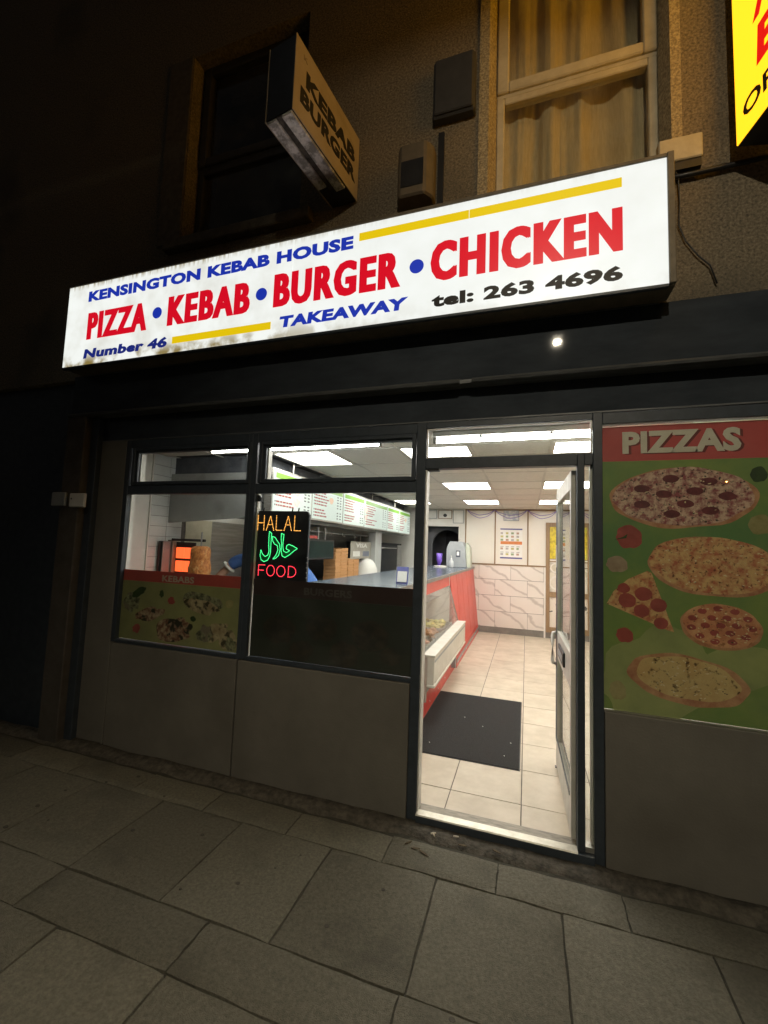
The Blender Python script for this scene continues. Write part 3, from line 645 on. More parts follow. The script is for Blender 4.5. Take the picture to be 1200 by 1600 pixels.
# pizza poster fills the right-hand window
pf = film_set('pizza_window_film', 'green pizza poster with red PIZZAS heading filling the window right of the door', 0.748, 2.016, 0.747, 2.306, 2.108, M_fg, M_fr)
lettering('PIZZAS', (0.862, P0 + .0004, 2.143), (1, 0, 0), .556, .128, M_shadow, pf, .05, depth=.0004)
lettering('PIZZAS', (0.85, P0 - .0001, 2.148), (1, 0, 0), .555, .128, M_fl, pf, .045, depth=.0004)
def pizza_mat(name, crust, cheese, top, sc, lo, hi, fleck=srgb(50, 40, 30)):
    return mat(name, cheese, top, 0.5, scale=sc, lo=lo, hi=hi, detail=9, c3=fleck, s3=sc * 2.6, lo3=.58, hi3=.68)
M_crust = mat('printed crust', srgb(222, 170, 126), srgb(184, 118, 84), 0.5, scale=14)
M_lg = mat('light green film', srgb(178, 184, 118), srgb(146, 158, 100), 0.5, scale=2)
blob(1.0, .95, .30, .22, F0 - .0001, F0 + .0005, 40, .2, .8, 3).build('printed_swirl', M_lg, pf)
blob(1.35, 1.02, .26, .10, F0 - .00015, F0 + .0004, 40, .2, .3, 5).build('printed_swirl', M_lg, pf)
Mz = [pizza_mat('printed meat pizza', None, srgb(232, 196, 170), srgb(164, 88, 90), 30, .42, .6), pizza_mat('printed cheese pizza', None, srgb(236, 194, 134), srgb(204, 112, 80), 26, .42, .64, srgb(120, 70, 40)),
      pizza_mat('printed pepperoni pizza', None, srgb(236, 180, 132), srgb(216, 140, 100), 16, .4, .6, srgb(170, 110, 70)), pizza_mat('printed garlic bread', None, srgb(230, 200, 138), srgb(214, 170, 110), 14, .4, .7, srgb(110, 80, 40))]
for i, (cx, cz, rx, rz, ti, edge) in enumerate(((1.13, 1.908, .345, .165, .01, .95), (1.258, 1.545, .298, .155, -.06, .95), (1.292, 1.237, .178, .115, -.05, .95), (1.135, .952, .275, .125, -.10, .84))):
    z = blob(cx, cz - .008, rx, rz, P0 + .0002, P1 - .0001, 48, .06, ti, i)
    o = z.build('printed_pizza', M_crust, pf)
    blob(cx, cz, rx * edge, rz * edge, P0 - .0001, P0 + .0001, 48, .07, ti, i + 9).build('topping', Mz[i], o)
    if i in (0, 2):
        k = 0
        for r_, nn in ((.0, 1), (.38, 6), (.74, 11)) if i == 2 else ((.25, 3), (.6, 7)):
            for q in range(nn):
                a = 2 * math.pi * q / nn + r_ * 3
                blob(cx + rx * r_ * math.cos(a), cz + rz * r_ * math.sin(a), .021 if i == 2 else .04, .0145 if i == 2 else .022, P0 - .0003 - k * .00001, P0 - .0002, 12, .15, 0, q).build('pepperoni', M_ptom if i == 2 else mat('printed ham', srgb(130, 60, 62), srgb(100, 44, 46), .5, scale=20), o); k += 1
    rr = random.Random(40 + i)
    for mtb, nb_bits, sz in ((M_leafp, 10, .005), (mat('printed dark fleck', srgb(96, 60, 50), srgb(70, 44, 38), .5), 24, .0045), (mat('printed cheese fleck', srgb(246, 228, 190), srgb(236, 212, 160), .5), 60, .007)):
        b = B()
        for q in range(nb_bits):
            a = rr.random() * 6.283; d = math.sqrt(rr.random()) * edge * .93; bxx = cx + math.cos(a) * rx * d; bz = cz + math.sin(a) * rz * d; t0 = rr.random() * 3; s1 = sz * rr.uniform(.5, 1.6); s2 = sz * rr.uniform(.3, .9)
            yq = P0 - .00045 - q * .000001
            b.prism([(bxx + s1 * math.cos(t0) * u_ - s2 * math.sin(t0) * v_, yq, bz + s1 * math.sin(t0) * u_ * .6 + s2 * math.cos(t0) * v_ * .6) for u_, v_ in ((-1, 0), (-.3, 1), (.6, .8), (1, 0), (.2, -1))], (0, .00003, 0))
        ob_ = b.build('topping_flecks', mtb, o); ob_['kind'] = 'stuff'
sl = B().prism([(0.765, P0 + .0001, 1.31), (0.80, P0 + .0001, 1.38), (0.87, P0 + .0001, 1.45), (0.965, P0 + .0001, 1.50), (0.985, P0 + .0001, 1.49), (1.085, P0 + .0001, 1.185), (1.06, P0 + .0001, 1.19)], (0, .0004, 0)).build('printed_slice', Mz[1], pf)
for k, (cx, cz, r) in enumerate(((.945, 1.375, .042), (.865, 1.335, .044), (.935, 1.285, .038), (1.015, 1.32, .04), (1.025, 1.225, .034), (.85, 1.40, .03))): blob(cx, cz, r, r * .9, P0 - .0002 - k * .00001, P0, 16, .1, 0, k).build('pepperoni', M_ptom, sl)
for cx, cz, rx, rz, mt, nm in ((.876, 1.683, .066, .065, M_ptom, 'printed_pepper'), (.816, 1.53, .055, .045, M_pmush, 'printed_mushroom'), (.851, 1.147, .043, .04, M_ptom, 'printed_tomato'), (.815, .85, .042, .05, M_pgarl, 'printed_garlic'), (1.475, 1.76, .05, .05, M_pgarl, 'printed_onion'), (1.475, 2.02, .035, .04, M_leafp, 'printed_olive')):
    blob(cx, cz, rx, rz, P0 + .0001, P1 - .0001, 26, .18, 0, cx).build(nm, mt, pf)
B().prism([(.805, P0 - .0001, 1.665), (.85, P0 - .0001, 1.682), (.872, P0 - .0001, 1.70), (.865, P0 - .0001, 1.675)], (0, .0002, 0)).build('printed_stalk', M_leafp, pf)
pg = bx('shop_window', M_frame, shop, 0.7445, 2.018, 0.001, 0.06, 2.318, 2.384, 0.003); pg['label'] = 'window right of the door behind the pizza poster'
bx('glass_pane', G_shop, pg, 0.744, 2.018, 0.028, 0.033, 0.745, 2.317)
bx('window_sill', M_alu, pg, 0.746, 2.018, 0.012, 0.06, 0.7425, 0.7447)

# ================================================================== LED halal sign in the window
HS = thing('led_sign', (-1.35, 0.06, 1.3), 'black LED window sign reading HALAL FOOD with green Arabic script', 'led sign')
b = B(); x0, x1, z0, z1, r = -1.575, -1.125, 1.285, 1.812, .02
pts = []
for cx, cz, a0 in ((x1 - r, z1 - r, 0), (x0 + r, z1 - r, 90), (x0 + r, z0 + r, 180), (x1 - r, z0 + r, 270)):
    for k in range(5): a = math.radians(a0 + 22.5 * k); pts.append((cx + r * math.cos(a), 0.052, cz + r * math.sin(a)))
b.prism(pts, (0, .02, 0)).build('panel', mat('black sign board', (0.014, 0.016, 0.02), (0.018, 0.02, 0.024), .4, scale=10), HS)
bx('side_rim', M_frame, HS, -1.124, -1.118, .055, .075, 1.31, 1.79)
def led_map(a, b_): return (-1.569 + (a - 185 + (b_ - 455) * 0.071) * 0.000566, 1.812 - (b_ - 455) * 0.00049)
def leds(name, polys, step, m, r=.0026):
    b = B()
    for pl in polys:
        acc = 0.0; P_ = [Vector((q[0], 0, q[1])) for q in pl]
        tot = sum((P_[i + 1] - P_[i]).length for i in range(len(P_) - 1)); nn = max(1, round(tot / step)); st = tot / nn
        seg = 0; pos = 0.0
        for k in range(nn + 1):
            d = k * st
            while seg < len(P_) - 2 and d > pos + (P_[seg + 1] - P_[seg]).length: pos += (P_[seg + 1] - P_[seg]).length; seg += 1
            l = (P_[seg + 1] - P_[seg]).length or 1
            q = P_[seg].lerp(P_[seg + 1], min(1, (d - pos) / l))
            g = bmesh.ops.create_icosphere(b.bm, subdivisions=1, radius=r)
            for v in g['verts']: v.co = Vector((v.co.x, v.co.y * .8 + .0505, v.co.z)) + Vector((q.x, 0, q.z))
    o = b.build(name, m, HS); o['kind'] = 'stuff'; return o
def arc(cx, cz, rx, rz, a0, a1, n=18): return [(cx + rx * math.cos(math.radians(a0 + (a1 - a0) * k / n)), cz + rz * math.sin(math.radians(a0 + (a1 - a0) * k / n))) for k in range(n + 1)]
E_am = emis('amber LED', (1.0, 0.42, 0.07), 2.6); E_gr = emis('green LED', (0.05, 1.0, 0.28), 2.4); E_rd = emis('red LED', (1.0, 0.03, 0.06), 3.0)
HX = []
zb, zt = 1.672, 1.776
def letter_H(x, w): return [[(x, zb), (x, zt)], [(x + w, zb), (x + w, zt)], [(x, (zb + zt) / 2), (x + w, (zb + zt) / 2)]]
def letter_A(x, w): return [[(x, zb), (x + w / 2, zt), (x + w, zb)], [(x + w * .22, zb + .04), (x + w * .78, zb + .04)]]
def letter_L(x, w): return [[(x, zt), (x, zb), (x + w, zb)]]
leds('amber_leds', letter_H(-1.537, .052) + letter_A(-1.463, .062) + letter_L(-1.382, .048) + letter_A(-1.315, .06) + letter_L(-1.232, .05), .0105, E_am, .0034)
zb, zt = 1.342, 1.418
leds('red_leds', [[(-1.510, zb), (-1.510, zt), (-1.458, zt)], [(-1.510, .5 * (zb + zt)), (-1.468, .5 * (zb + zt))]] + [arc(-1.408, 1.38, .032, .038, 0, 360, 30), arc(-1.323, 1.38, .034, .038, 0, 360, 30)] + [[(-1.262, zb), (-1.262, zt)] + arc(-1.245, 1.38, .043, .038, 90, -90) + [(-1.262, zb)]], .0088, E_rd, .0033)
AR = [[(405, 765), (432, 790), (427, 850), (417, 960), (410, 1060), (395, 1130), (365, 1185), (310, 1212), (268, 1185), (253, 1120), (268, 1040), (290, 1100), (330, 1135), (372, 1110), (388, 1050), (385, 960), (390, 850), (398, 770)],
      [(440, 835), (480, 845), (515, 900), (548, 950), (552, 1030), (528, 1110), (480, 1155), (445, 1165), (490, 1105), (520, 1030), (512, 965), (470, 945), (445, 900), (440, 840)],
      [(575, 790), (612, 798), (602, 880), (592, 960), (600, 1040), (640, 1065), (690, 1035), (640, 1010), (648, 962), (680, 942), (740, 965), (800, 1000), (745, 1040), (690, 1090), (620, 1135), (578, 1115), (566, 1040), (575, 940), (570, 860), (575, 790)]]
leds('green_leds', [[led_map(*q) for q in pl] for pl in AR], .0075, E_gr, .0031)
M_gp = mat('painted green glow', (0.01, 0.30, 0.08), (0.008, 0.25, 0.07), .35)  # green fill paints the LED glow inside the script outlines
for pl in AR:
    q = [led_map(*k) for k in pl[:-1]]
    B().prism([(x, .0512, z) for x, z in q], (0, .0006, 0)).build('script_glow', M_gp, HS)
blob(-1.532, 1.903, .022, .024, .034, .046, 20, 0).build('suction_cup', M_dark, HS)
B().tube([(-1.52, .045, 1.89), (-1.5, .05, 1.865), (-1.505, .055, 1.875)], .004, 6).build('cup_hook', M_dark, HS)
B().tube([(-1.542, .045, 1.9), (-1.545, .055, 1.81)], .0015, 5).build('hanging_wire', M_dark, HS)
B().tube([(-1.525, .045, 1.9), (-1.53, .055, 1.81)], .0015, 5).build('hanging_wire', M_dark, HS)
for x in (-1.5, -1.26, -1.21): B().tube([(x, .06, 1.81), (x + .004, .06, 1.835)], .005, 6).build('hanging_lug', M_dark, HS)
for k in range(5): bx('switch_stud', M_grey, HS, -1.1255, -1.1165, .05, .056, 1.34 + k * .035, 1.348 + k * .035)

# ================================================================== inside: room shell
ZC = 2.403; FZ = -0.01; LX, RX, BY = -3.1, 1.75, 6.1
floor = structure(bx('floor', M_grout, None, LX, RX, 0.113, BY + 1.4, -0.15, FZ - 0.005))
xs = [-3.1] + [-0.125 + 0.447 * k for k in range(-6, 5)] + [RX]; xs = sorted(x for x in xs if LX <= x <= RX)
ys = [0.113] + [0.342 + 0.4555 * k for k in range(0, 13)] + [BY]
tiles = {}
for i in range(len(xs) - 1):
    if xs[i + 1] < -0.75: continue
    for j in range(len(ys) - 1):
        w, d = round(xs[i + 1] - xs[i] - .006, 4), round(ys[j + 1] - ys[j] - .006, 4)
        if w < .03 or d < .03: continue
        if (w, d) not in tiles:
            tiles[(w, d)] = B().box(-w / 2, w / 2, -d / 2, d / 2, -.012, 0).mesh(.0012); tiles[(w, d)].materials.append(M_ftile)
        mesh_obj('floor_tile', tiles[(w, d)], None, floor, ((xs[i] + xs[i + 1]) / 2, (ys[j] + ys[j + 1]) / 2, FZ + random.uniform(-.0004, .0004)))
lw = structure(bx('wall_left', M_white, None, LX - .1, LX, 0.06, BY + .1, -0.15, 2.6))
rw = structure(bx('wall_right', M_wallw, None, RX, RX + .1, 0.10, BY + .1, -0.15, 2.6))
fw_ = structure(bx('wall_front_lining', M_white, None, 0.76, RX, 0.075, 0.115, -0.1, 0.74))
wb = wall_grid('wall_back', M_white, None, LX, RX, -0.15, 2.6, BY, BY + .1, [(-1.66, -0.97, -0.15, 2.047)]); structure(wb)
# tiles on the left wall beside the front window
M_wt = mat('white glazed wall tile', (0.66, 0.68, 0.66), (0.6, 0.62, 0.6), 0.15, scale=4, vary=.04)
tm = B().box(-.006, .006, -.0985, .0985, -.0485, .0485).mesh(.001); tm.materials.append(M_wt)
bx('tile_bed', M_grout, lw, LX, LX + .004, 0.535, 1.0, 1.1, 2.399)
for r_ in range(13):
    for c in range(2): mesh_obj('wall_tile', tm, None, lw, (LX + .006, 0.538 + .1 + c * .2, 1.155 + r_ * .1))
bx('cover_strip', M_white, lw, LX, LX + .014, 0.522, 0.536, 0.0, 2.399)
bx('cladding_sheet', M_cream, lw, LX, LX + .006, 1.002, 1.40, 1.0, 1.80); bx('cladding_sheet', M_steel, lw, LX, LX + .006, 1.402, 6.0, 0.9, 1.80)
# back wall: marble-look tiles below, glossy panels above, wooden strips
M_marb = mat('marble-look tile', (0.76, 0.71, 0.65), (0.72, 0.67, 0.61), 0.16, scale=3, vary=.03)
nt = M_marb.node_tree; N = nt.nodes; L = nt.links; p = N['Principled BSDF']; old = p.inputs['Base Color'].links[0].from_socket
tc = N.new('ShaderNodeTexCoord'); oi = N.new('ShaderNodeObjectInfo'); mul = N.new('ShaderNodeVectorMath'); mul.operation = 'SCALE'; L.new(oi.outputs['Location'], mul.inputs[0]); mul.inputs['Scale'].default_value = 3.7
ad = N.new('ShaderNodeVectorMath'); L.new(tc.outputs['Object'], ad.inputs[0]); L.new(mul.outputs[0], ad.inputs[1])
mpg = N.new('ShaderNodeMapping'); mpg.inputs['Rotation'].default_value = (0, math.radians(-33), 0); L.new(ad.outputs[0], mpg.inputs[0])
wv = N.new('ShaderNodeTexWave'); wv.bands_direction = 'Z'; wv.inputs['Scale'].default_value = 1.15; wv.inputs['Distortion'].default_value = 3.4; wv.inputs['Detail'].default_value = 6; wv.inputs['Detail Scale'].default_value = 2.2; L.new(mpg.outputs[0], wv.inputs['Vector'])
mr = N.new('ShaderNodeMapRange'); mr.inputs[1].default_value = .90; mr.inputs[2].default_value = 1.0; mr.inputs[4].default_value = .42; L.new(wv.outputs['Fac'], mr.inputs[0])
mx = N.new('ShaderNodeMix'); mx.data_type = 'RGBA'; mx.inputs[7].default_value = (.27, .22, .19, 1); L.new(old, mx.inputs[6]); L.new(mr.outputs[0], mx.inputs[0]); L.new(mx.outputs[2], p.inputs['Base Color'])
bx('tile_bed', M_grout, wb, -.968, RX, BY - .004, BY, 0.0, 1.30)
cache = {}
for r_, (z0, z1, xj) in enumerate(((.108, .408, -.235), (.412, .712, .053), (.716, 1.022, -.24), (1.026, 1.300, .054))):
    xs_ = sorted({-.968, RX, *[xj + .604 * k for k in range(-3, 4) if -.93 < xj + .604 * k < RX - .05]})
    for a, c in zip(xs_, xs_[1:]):
        key = (round(c - a, 3), round(z1 - z0, 3))
        if key not in cache:
            cache[key] = B().box(-(c - a) / 2 + .002, (c - a) / 2 - .002, -.01, .002, -(z1 - z0) / 2 + .001, (z1 - z0) / 2 - .001).mesh(.001); cache[key].materials.append(M_marb)
        mesh_obj('wall_tile', cache[key], None, wb, ((a + c) / 2, BY - .006, (z0 + z1) / 2))
bx('skirting', M_skirt, wb, -.58, RX, BY - .022, BY - .017, FZ, .104, .001); bx('skirting_back', M_grout, wb, -.9, RX, BY - .0165, BY - .0045, FZ, .1)
bx('dado_strip', M_wood, wb, -.965, RX, BY - .03, BY - .0005, 1.301, 1.325, .002)
for x0, x1 in ((-.815, -.262), (-.236, .352), (.378, 1.74)): bx('wall_panel', M_wallw, wb, x0, x1, BY - .012, BY - .001, 1.326, ZC)
for x in (-.827, -.249, .365): bx('wood_strip', M_wood, wb, x - .012, x + .012, BY - .022, BY - .0005, 1.326, ZC - .001, .002)
bx('cornice_strip', M_wood, wb, -.84, RX, BY - .03, BY - .0225, ZC - .03, ZC - .001)
for x0, x1, z0, z1 in ((-1.70, -1.66, 1.2, 2.13), (-.97, -.93, 1.2, 2.13), (-1.66, -.97, 2.047, 2.13)): bx('opening_trim', M_white, wb, x0 + .001, x1 - .001, BY - .025, BY - .001, z0, z1)
# lobby behind the opening, with an arch
lob = structure(bx('wall_lobby', mat('grey lobby wall', (.16, .165, .175), (.12, .125, .135), .7, scale=5), None, -1.9, -.7, BY + 1.3, BY + 1.4, -.15, 2.6))
bx('lobby_side', MATS['grey lobby wall'], lob, -1.9, -1.8, BY + .1, BY + 1.3, -.15, 2.6); bx('lobby_side', MATS['grey lobby wall'], lob, -.8, -.7, BY + .1, BY + 1.3, -.15, 2.6); bx('lobby_ceiling', MATS['grey lobby wall'], lob, -1.9, -.7, BY + .1, BY + 1.3, 2.3, 2.4)
pts = [(-1.80, BY + .35, -.1), (-1.80, BY + .35, 2.299), (-.80, BY + .35, 2.299), (-.80, BY + .35, -.1), (-.93, BY + .35, -.1)]
pts += [(x, BY + .35, z) for x, z in arc(-1.255, 1.66, .325, .33, 0, 180, 20)] + [(-1.58, BY + .35, -.1)]
B().prism(pts, (0, .08, 0)).build('arch', MATS['grey lobby wall'], lob)
bx('lobby_door', mat('dark lobby door', (.05, .045, .05), (.035, .03, .035), .6, scale=5), lob, -1.45, -1.02, BY + 1.26, BY + 1.298, -.1, 1.95)
# --- suspended ceiling
ceil = structure(bx('ceiling', M_tin, None, LX, RX, 0.06, BY, ZC + .03, ZC + .08))
cx_ = [LX] + [-0.09 + .605 * k for k in range(-4, 4)]; cx_ = [x for x in cx_ if x < RX - .02] + [RX]
cx_ = sorted(set(x for x in cx_ if x >= LX)); cy_ = [0.062, .70] + [.70 + .63 * k for k in range(1, 9)] + [BY - .031]
PAN = {(-1.905, .70), (-.695, .70), (.515, .70), (-.695, 2.59), (.515, 2.59), (-.695, 4.48), (.515, 4.48), (-1.905, 2.59), (-1.905, 4.48)}
cache = {}
E_pan = emis('ceiling light diffuser', (1.0, 0.968, 0.90), PANEL_L, (.8, .8, .8))
np_ = 0
for i in range(len(cx_) - 1):
    for j in range(len(cy_) - 1):
        a, c, d, e = cx_[i], cx_[i + 1], cy_[j], cy_[j + 1]
        if c - a < .05: continue
        lit = any(abs(a - q[0]) < .06 and abs(d - q[1]) < .06 for q in PAN)
        if a < -2.05 and d > .68: continue
        if lit:
            np_ += 1
            where = {0: 'nearest the shop front', 1: 'half way down the room', 2: 'towards the back wall'}[0 if d < 1 else 1 if d < 3 else 2]
            side = 'above the menu boards' if a < -1.5 else 'above the counter edge' if a < 0 else 'on the door side'
            t = thing('ceiling_light', ((a + c) / 2, (d + e) / 2, ZC), f'square ceiling light panel {side}, {where}', 'ceiling light', 'ceiling light panels')
            b = B(); bm = b.bm
            w = .03
            b.box(a + .004, a + w, d + .004, e - .004, ZC - .006, ZC + .02); b.box(c - w, c - .004, d + .004, e - .004, ZC - .006, ZC + .02)
            b.box(a + w, c - w, d + .004, d + w, ZC - .005, ZC + .02); b.box(a + w, c - w, e - w, e - .004, ZC - .005, ZC + .02)
            b.build('frame', M_tbar, t); bx('diffuser', E_pan, t, a + w, c - w, d + w, e - w, ZC + .004, ZC + .012)
        else:
            key = (round(c - a, 3), round(e - d, 3))
            if key not in cache:
                cache[key] = B().box(-(c - a) / 2 + .011, (c - a) / 2 - .011, -(e - d) / 2 + .011, (e - d) / 2 - .011, 0, .02).mesh(.002); cache[key].materials.append(M_ctile)
            mesh_obj('ceiling_tile', cache[key], None, ceil, ((a + c) / 2, (d + e) / 2, ZC + .002))
for x in cx_[1:-1]: bx('grid_bar', M_tbar, ceil, x - .012, x + .012, .062, BY - .031, ZC - .002, ZC + .006)
for y in cy_[1:-1]: bx('grid_bar', M_tbar, ceil, -2.03, RX, y - .011, y + .011, ZC - .0015, ZC + .0055)
# --- fluorescent battens behind the shop front
E_tube = emis('fluorescent tube', (1.0, .99, .95), TUBE_L, (.8, .8, .8))
for x0, x1, lab in ((-2.19, -0.70, 'fluorescent tube batten above the two shop windows'), (-0.262, 1.24, 'fluorescent tube batten above the doorway')):
    t = thing('fluorescent_batten', ((x0 + x1) / 2, .287, ZC), lab, 'strip light', 'fluorescent battens')
    bx('housing', M_white, t, x0 - .03, x1 + .03, .262, .312, 2.362, ZC - .003, .004)
    B().tube([(x0, .287, 2.334), (x1, .287, 2.334)], .0135, 12).build('tube', E_tube, t, smooth=True)
    for x in (x0 - .028, x1 + .004): bx('end_cap', M_white, t, x, x + .024, .272, .302, 2.316, 2.3615, .003)
    for q in (.2, .5, .8): bx('clip', M_grey, t, x0 + (x1 - x0) * q - .008, x0 + (x1 - x0) * q + .008, .268, .306, 2.346, 2.3615)

# ================================================================== kitchen side
hood = thing('extractor_hood', (-2.55, 3.2, 1.74), 'long grey steel extractor hood above the kebab grill', 'extractor hood')
M_hood = mat('greasy steel hood', (.36, .375, .36), (.29, .30, .29), .5, .1, scale=3, c3=(.2, .2, .19), s3=4)
B().prism([(-3.094, .755, 1.745), (-2.06, .755, 1.815), (-2.06, .755, 2.24), (-3.094, .755, 2.24)], (0, .02, 0)).build('end_panel', M_hood, hood, .002)
B().hexa([(-3.094, .776, 2.02), (-2.08, .776, 2.02), (-2.08, 5.8, 2.02), (-3.094, 5.8, 2.02), (-3.094, .776, 2.24), (-2.08, .776, 2.24), (-2.08, 5.8, 2.24), (-3.094, 5.8, 2.24)]).build('canopy', M_hood, hood)
B().hexa([(-2.35, .80, 1.95), (-2.32, .80, 1.95), (-2.32, 5.7, 1.95), (-2.35, 5.7, 1.95), (-2.70, .80, 2.018), (-2.67, .80, 2.018), (-2.67, 5.7, 2.018), (-2.70, 5.7, 2.018)]).build('filter_bank', mat('bright steel', (.7, .71, .72), (.55, .56, .57), .3, .6, scale=5), hood)
B().prism([(-2.06, .776, 1.815), (-2.04, .776, 1.815), (-2.04, .776, 2.24), (-2.06, .776, 2.24)], (0, 5.0, 0)).build('front_skirt', M_hood, hood)
B().prism([(-2.3, .80, 1.80), (-2.05, .80, 1.82), (-2.05, .80, 1.835), (-2.3, .80, 1.815)], (0, 1.5, 0)).build('grease_tray', M_steel, hood)
bx('hood_lamp', emis('hood lamp', (1, .97, .9), 30.0, (.8, .8, .8)), hood, -2.75, -2.4, 1.5, 1.62, 1.995, 2.012)
bx('flue_baffle', M_tin, hood, -3.09, -2.05, .80, 5.8, 2.245, ZC + .01)
# kebab grill
KG = thing('kebab_grill', (-2.9, .95, 1.0), 'vertical kebab grill with four glowing orange burners in the left window', 'kebab grill')
M_burn = emis('glowing ceramic burner', (1.0, .12, .03), 1.7, (.3, .1, .05))
bx('back_plate', mat('blackened steel', (.03, .027, .025), (.05, .045, .04), .7, .2, scale=12), KG, -3.02, -2.785, .815, .83, 1.02, 1.555)
bx('side_shield', mat('grease stained steel', (.42, .38, .31), (.3, .27, .22), .5, .3, scale=6), KG, -3.09, -3.022, .77, .86, 1.0, 1.575, .004)
bx('shield_fin', M_dark, KG, -3.072, -3.064, .64, .765, 1.0, 1.56); bx('shield_fin', M_grey, KG, -3.05, -3.042, .67, .765, 1.0, 1.56)
for z in (1.13, 1.262, 1.394):
    for x in (-3.005, -2.9): bx('burner', M_burn, KG, x, x + .097, .80, .8145, z, z + .108, .003)
bx('top_arm', MATS['blackened steel'], KG, -3.03, -2.625, .755, .78, 1.565, 1.59, .003)
bx('drip_tray', M_steel, KG, -3.09, -2.50, .60, .9, .98, 1.0)
KM = thing('doner_kebab', (-2.70, .86, 1.02), 'tall orange-brown doner meat cone on its spit', 'kebab meat')
prof = [(.055, 1.02), (.085, 1.03)] + [(.09 + .012 * (z - 1.05) / .5 * 0 + .004 * math.sin(z * 40), z) for z in [1.05 + .0225 * k for k in range(20)]] + [(.082, 1.50), (.055, 1.512)]
prof = [(r_ * (1.12 - .28 * (z - 1.02) / .5), z) for r_, z in prof]
M_doner = mat('doner meat', (.72, .30, .08), (.36, .11, .025), .6, scale=38, bump=1.0, bscale=60, lo=.35, hi=.65, stretch=(1, 1, .7), c3=(.62, .36, .14), s3=30, lo3=.55, hi3=.7)
prof = [(r_ * 1.12, z + .012) for r_, z in prof]
B().lathe((-2.645, .74, 0), prof, 40, .05).build('meat', M_doner, KM, smooth=True)
B().tube([(-2.645, .74, 1.003), (-2.645, .74, 1.66)], .007, 8).build('spit', M_steel, KM, smooth=True)
wbench = thing('kitchen_bench', (-2.5, 3.3, 0), 'long stainless kitchen worktop along the left wall', 'worktop')
bx('top', M_steel, wbench, -3.09, -2.03, .58, 5.9, .94, .975, .003); bx('carcass', M_steel, wbench, -3.08, -2.08, .74, 5.88, .1, .938); bx('plinth', M_dark, wbench, -3.07, -2.12, .78, 5.85, FZ, .098)

# menu boards hung over the counter
MB_ = thing('menu_board', (-1.9, 3.2, 1.85), 'long backlit menu board of six panels hanging behind the counter', 'menu board')
E_menu = emis('backlit menu face', (.86, .98, .90), .62, (.22, .24, .22))
E_mg = emis('backlit menu green', (.22, .50, .05), .6, (.08, .16, .02)); E_mr = emis('menu red print', (.5, .04, .04), .45, (.15, .01, .01)); E_mk = emis('menu dark print', (.1, .1, .1), .3, (.05, .05, .05)); E_mo = emis('menu food print', (.62, .30, .10), .8); E_mo2 = emis('menu meat print', (.42, .16, .07), .8)
seams = [.765, 1.542, 2.386, 3.154, 4.226, 4.943, 5.72]; MX = -1.9
rnd = random.Random(3)
for k in range(6):
    y0, y1 = seams[k], seams[k + 1]; zlo, zhi = 1.872 - .004 * k, 2.268
    case = bx('menu_panel', M_alu, MB_, MX - .09, MX - .006, y0 + .004, y1 - .004, zlo - .02, zhi + .02, .003)
    bx('menu_face', E_menu, case, MX - .0055, MX, y0 + .016, y1 - .016, zlo, zhi)
    bx('header_band', E_mg, case, MX + .0003, MX + .0015, y0 + .05, y1 - .03, zhi - .072, zhi - .02)
    W = y1 - y0
    r1, r2 = B(), B(); z = zhi - .105
    while z > zlo + .03:
        x = y0 + .07
        if abs(z - (zlo + .13)) < .014: z -= .026; continue
        r2.box(MX + .0003, MX + .0012, y0 + .045, y0 + .058, z, z + .016)
        end = x + W * rnd.uniform(.22, .42)
        while x < end:
            w = rnd.uniform(.02, .06); r1.box(MX + .0003, MX + .0012, x, x + w, z, z + .015); x += w + .012
        for q in (.80, .90):
            r2.box(MX + .0003, MX + .0012, y0 + W * q - .02, y0 + W * q + .02, z, z + .013)
        z -= .034
    for bb, nm, mt in ((r1, 'red_print', E_mr), (r2, 'dark_print', E_mk)):
        o = bb.build(nm, mt, case); o['kind'] = 'stuff'
    for q in range(2 if k in (0, 3) else 1):
        cyq, czq = y0 + W * (.58 if k != 3 else .06), zhi - .16 - q * .11
        ptsb = [(MX + .0013, cyq + .055 * math.cos(a) * (1 + .15 * math.sin(3 * a)), czq + .04 * math.sin(a)) for a in [2 * math.pi * i / 20 for i in range(20)]]
        B().prism(ptsb, (.0008, 0, 0)).build('food_picture', E_mo if q == 0 else E_mo2, case)
for y in (1.2, 2.4, 3.6, 4.8): B().tube([(MX - .05, y, 2.28), (MX - .05, y, ZC)], .008, 6).build('hanger', M_alu, MB_)

# things under the menu board
tv = thing('wall_monitor', (-2.08, 2.25, 1.4), 'small dark monitor hanging below the menu board', 'monitor')
bx('casing', M_dark, tv, -2.14, -2.105, 1.89, 2.60, 1.395, 1.645, .004); bx('screen', mat('monitor glass', (.008, .03, .026), (.01, .024, .022), .5, spec=.15), tv, -2.1045, -2.102, 1.92, 2.57, 1.42, 1.62)
for y in (2.15, 2.35): B().tube([(-2.12, y, 1.646), (-2.12, y, 1.80)], .012, 8).build('hanger', M_steel, tv)
bx('price_strip', M_fr, tv, -2.1045, -2.101, 1.90, 2.10, 1.652, 1.685)
M_card = mat('brown card', (.62, .33, .14), (.55, .28, .11), .75, scale=6, stretch=(1, 1, 6))
k = 0
labs = ['tallest left column of brown card food boxes below the menu board', 'tall column of brown card food boxes beside the taller one', 'short column of brown card boxes under the payment notice', 'shortest column of brown card boxes next to the white bag']
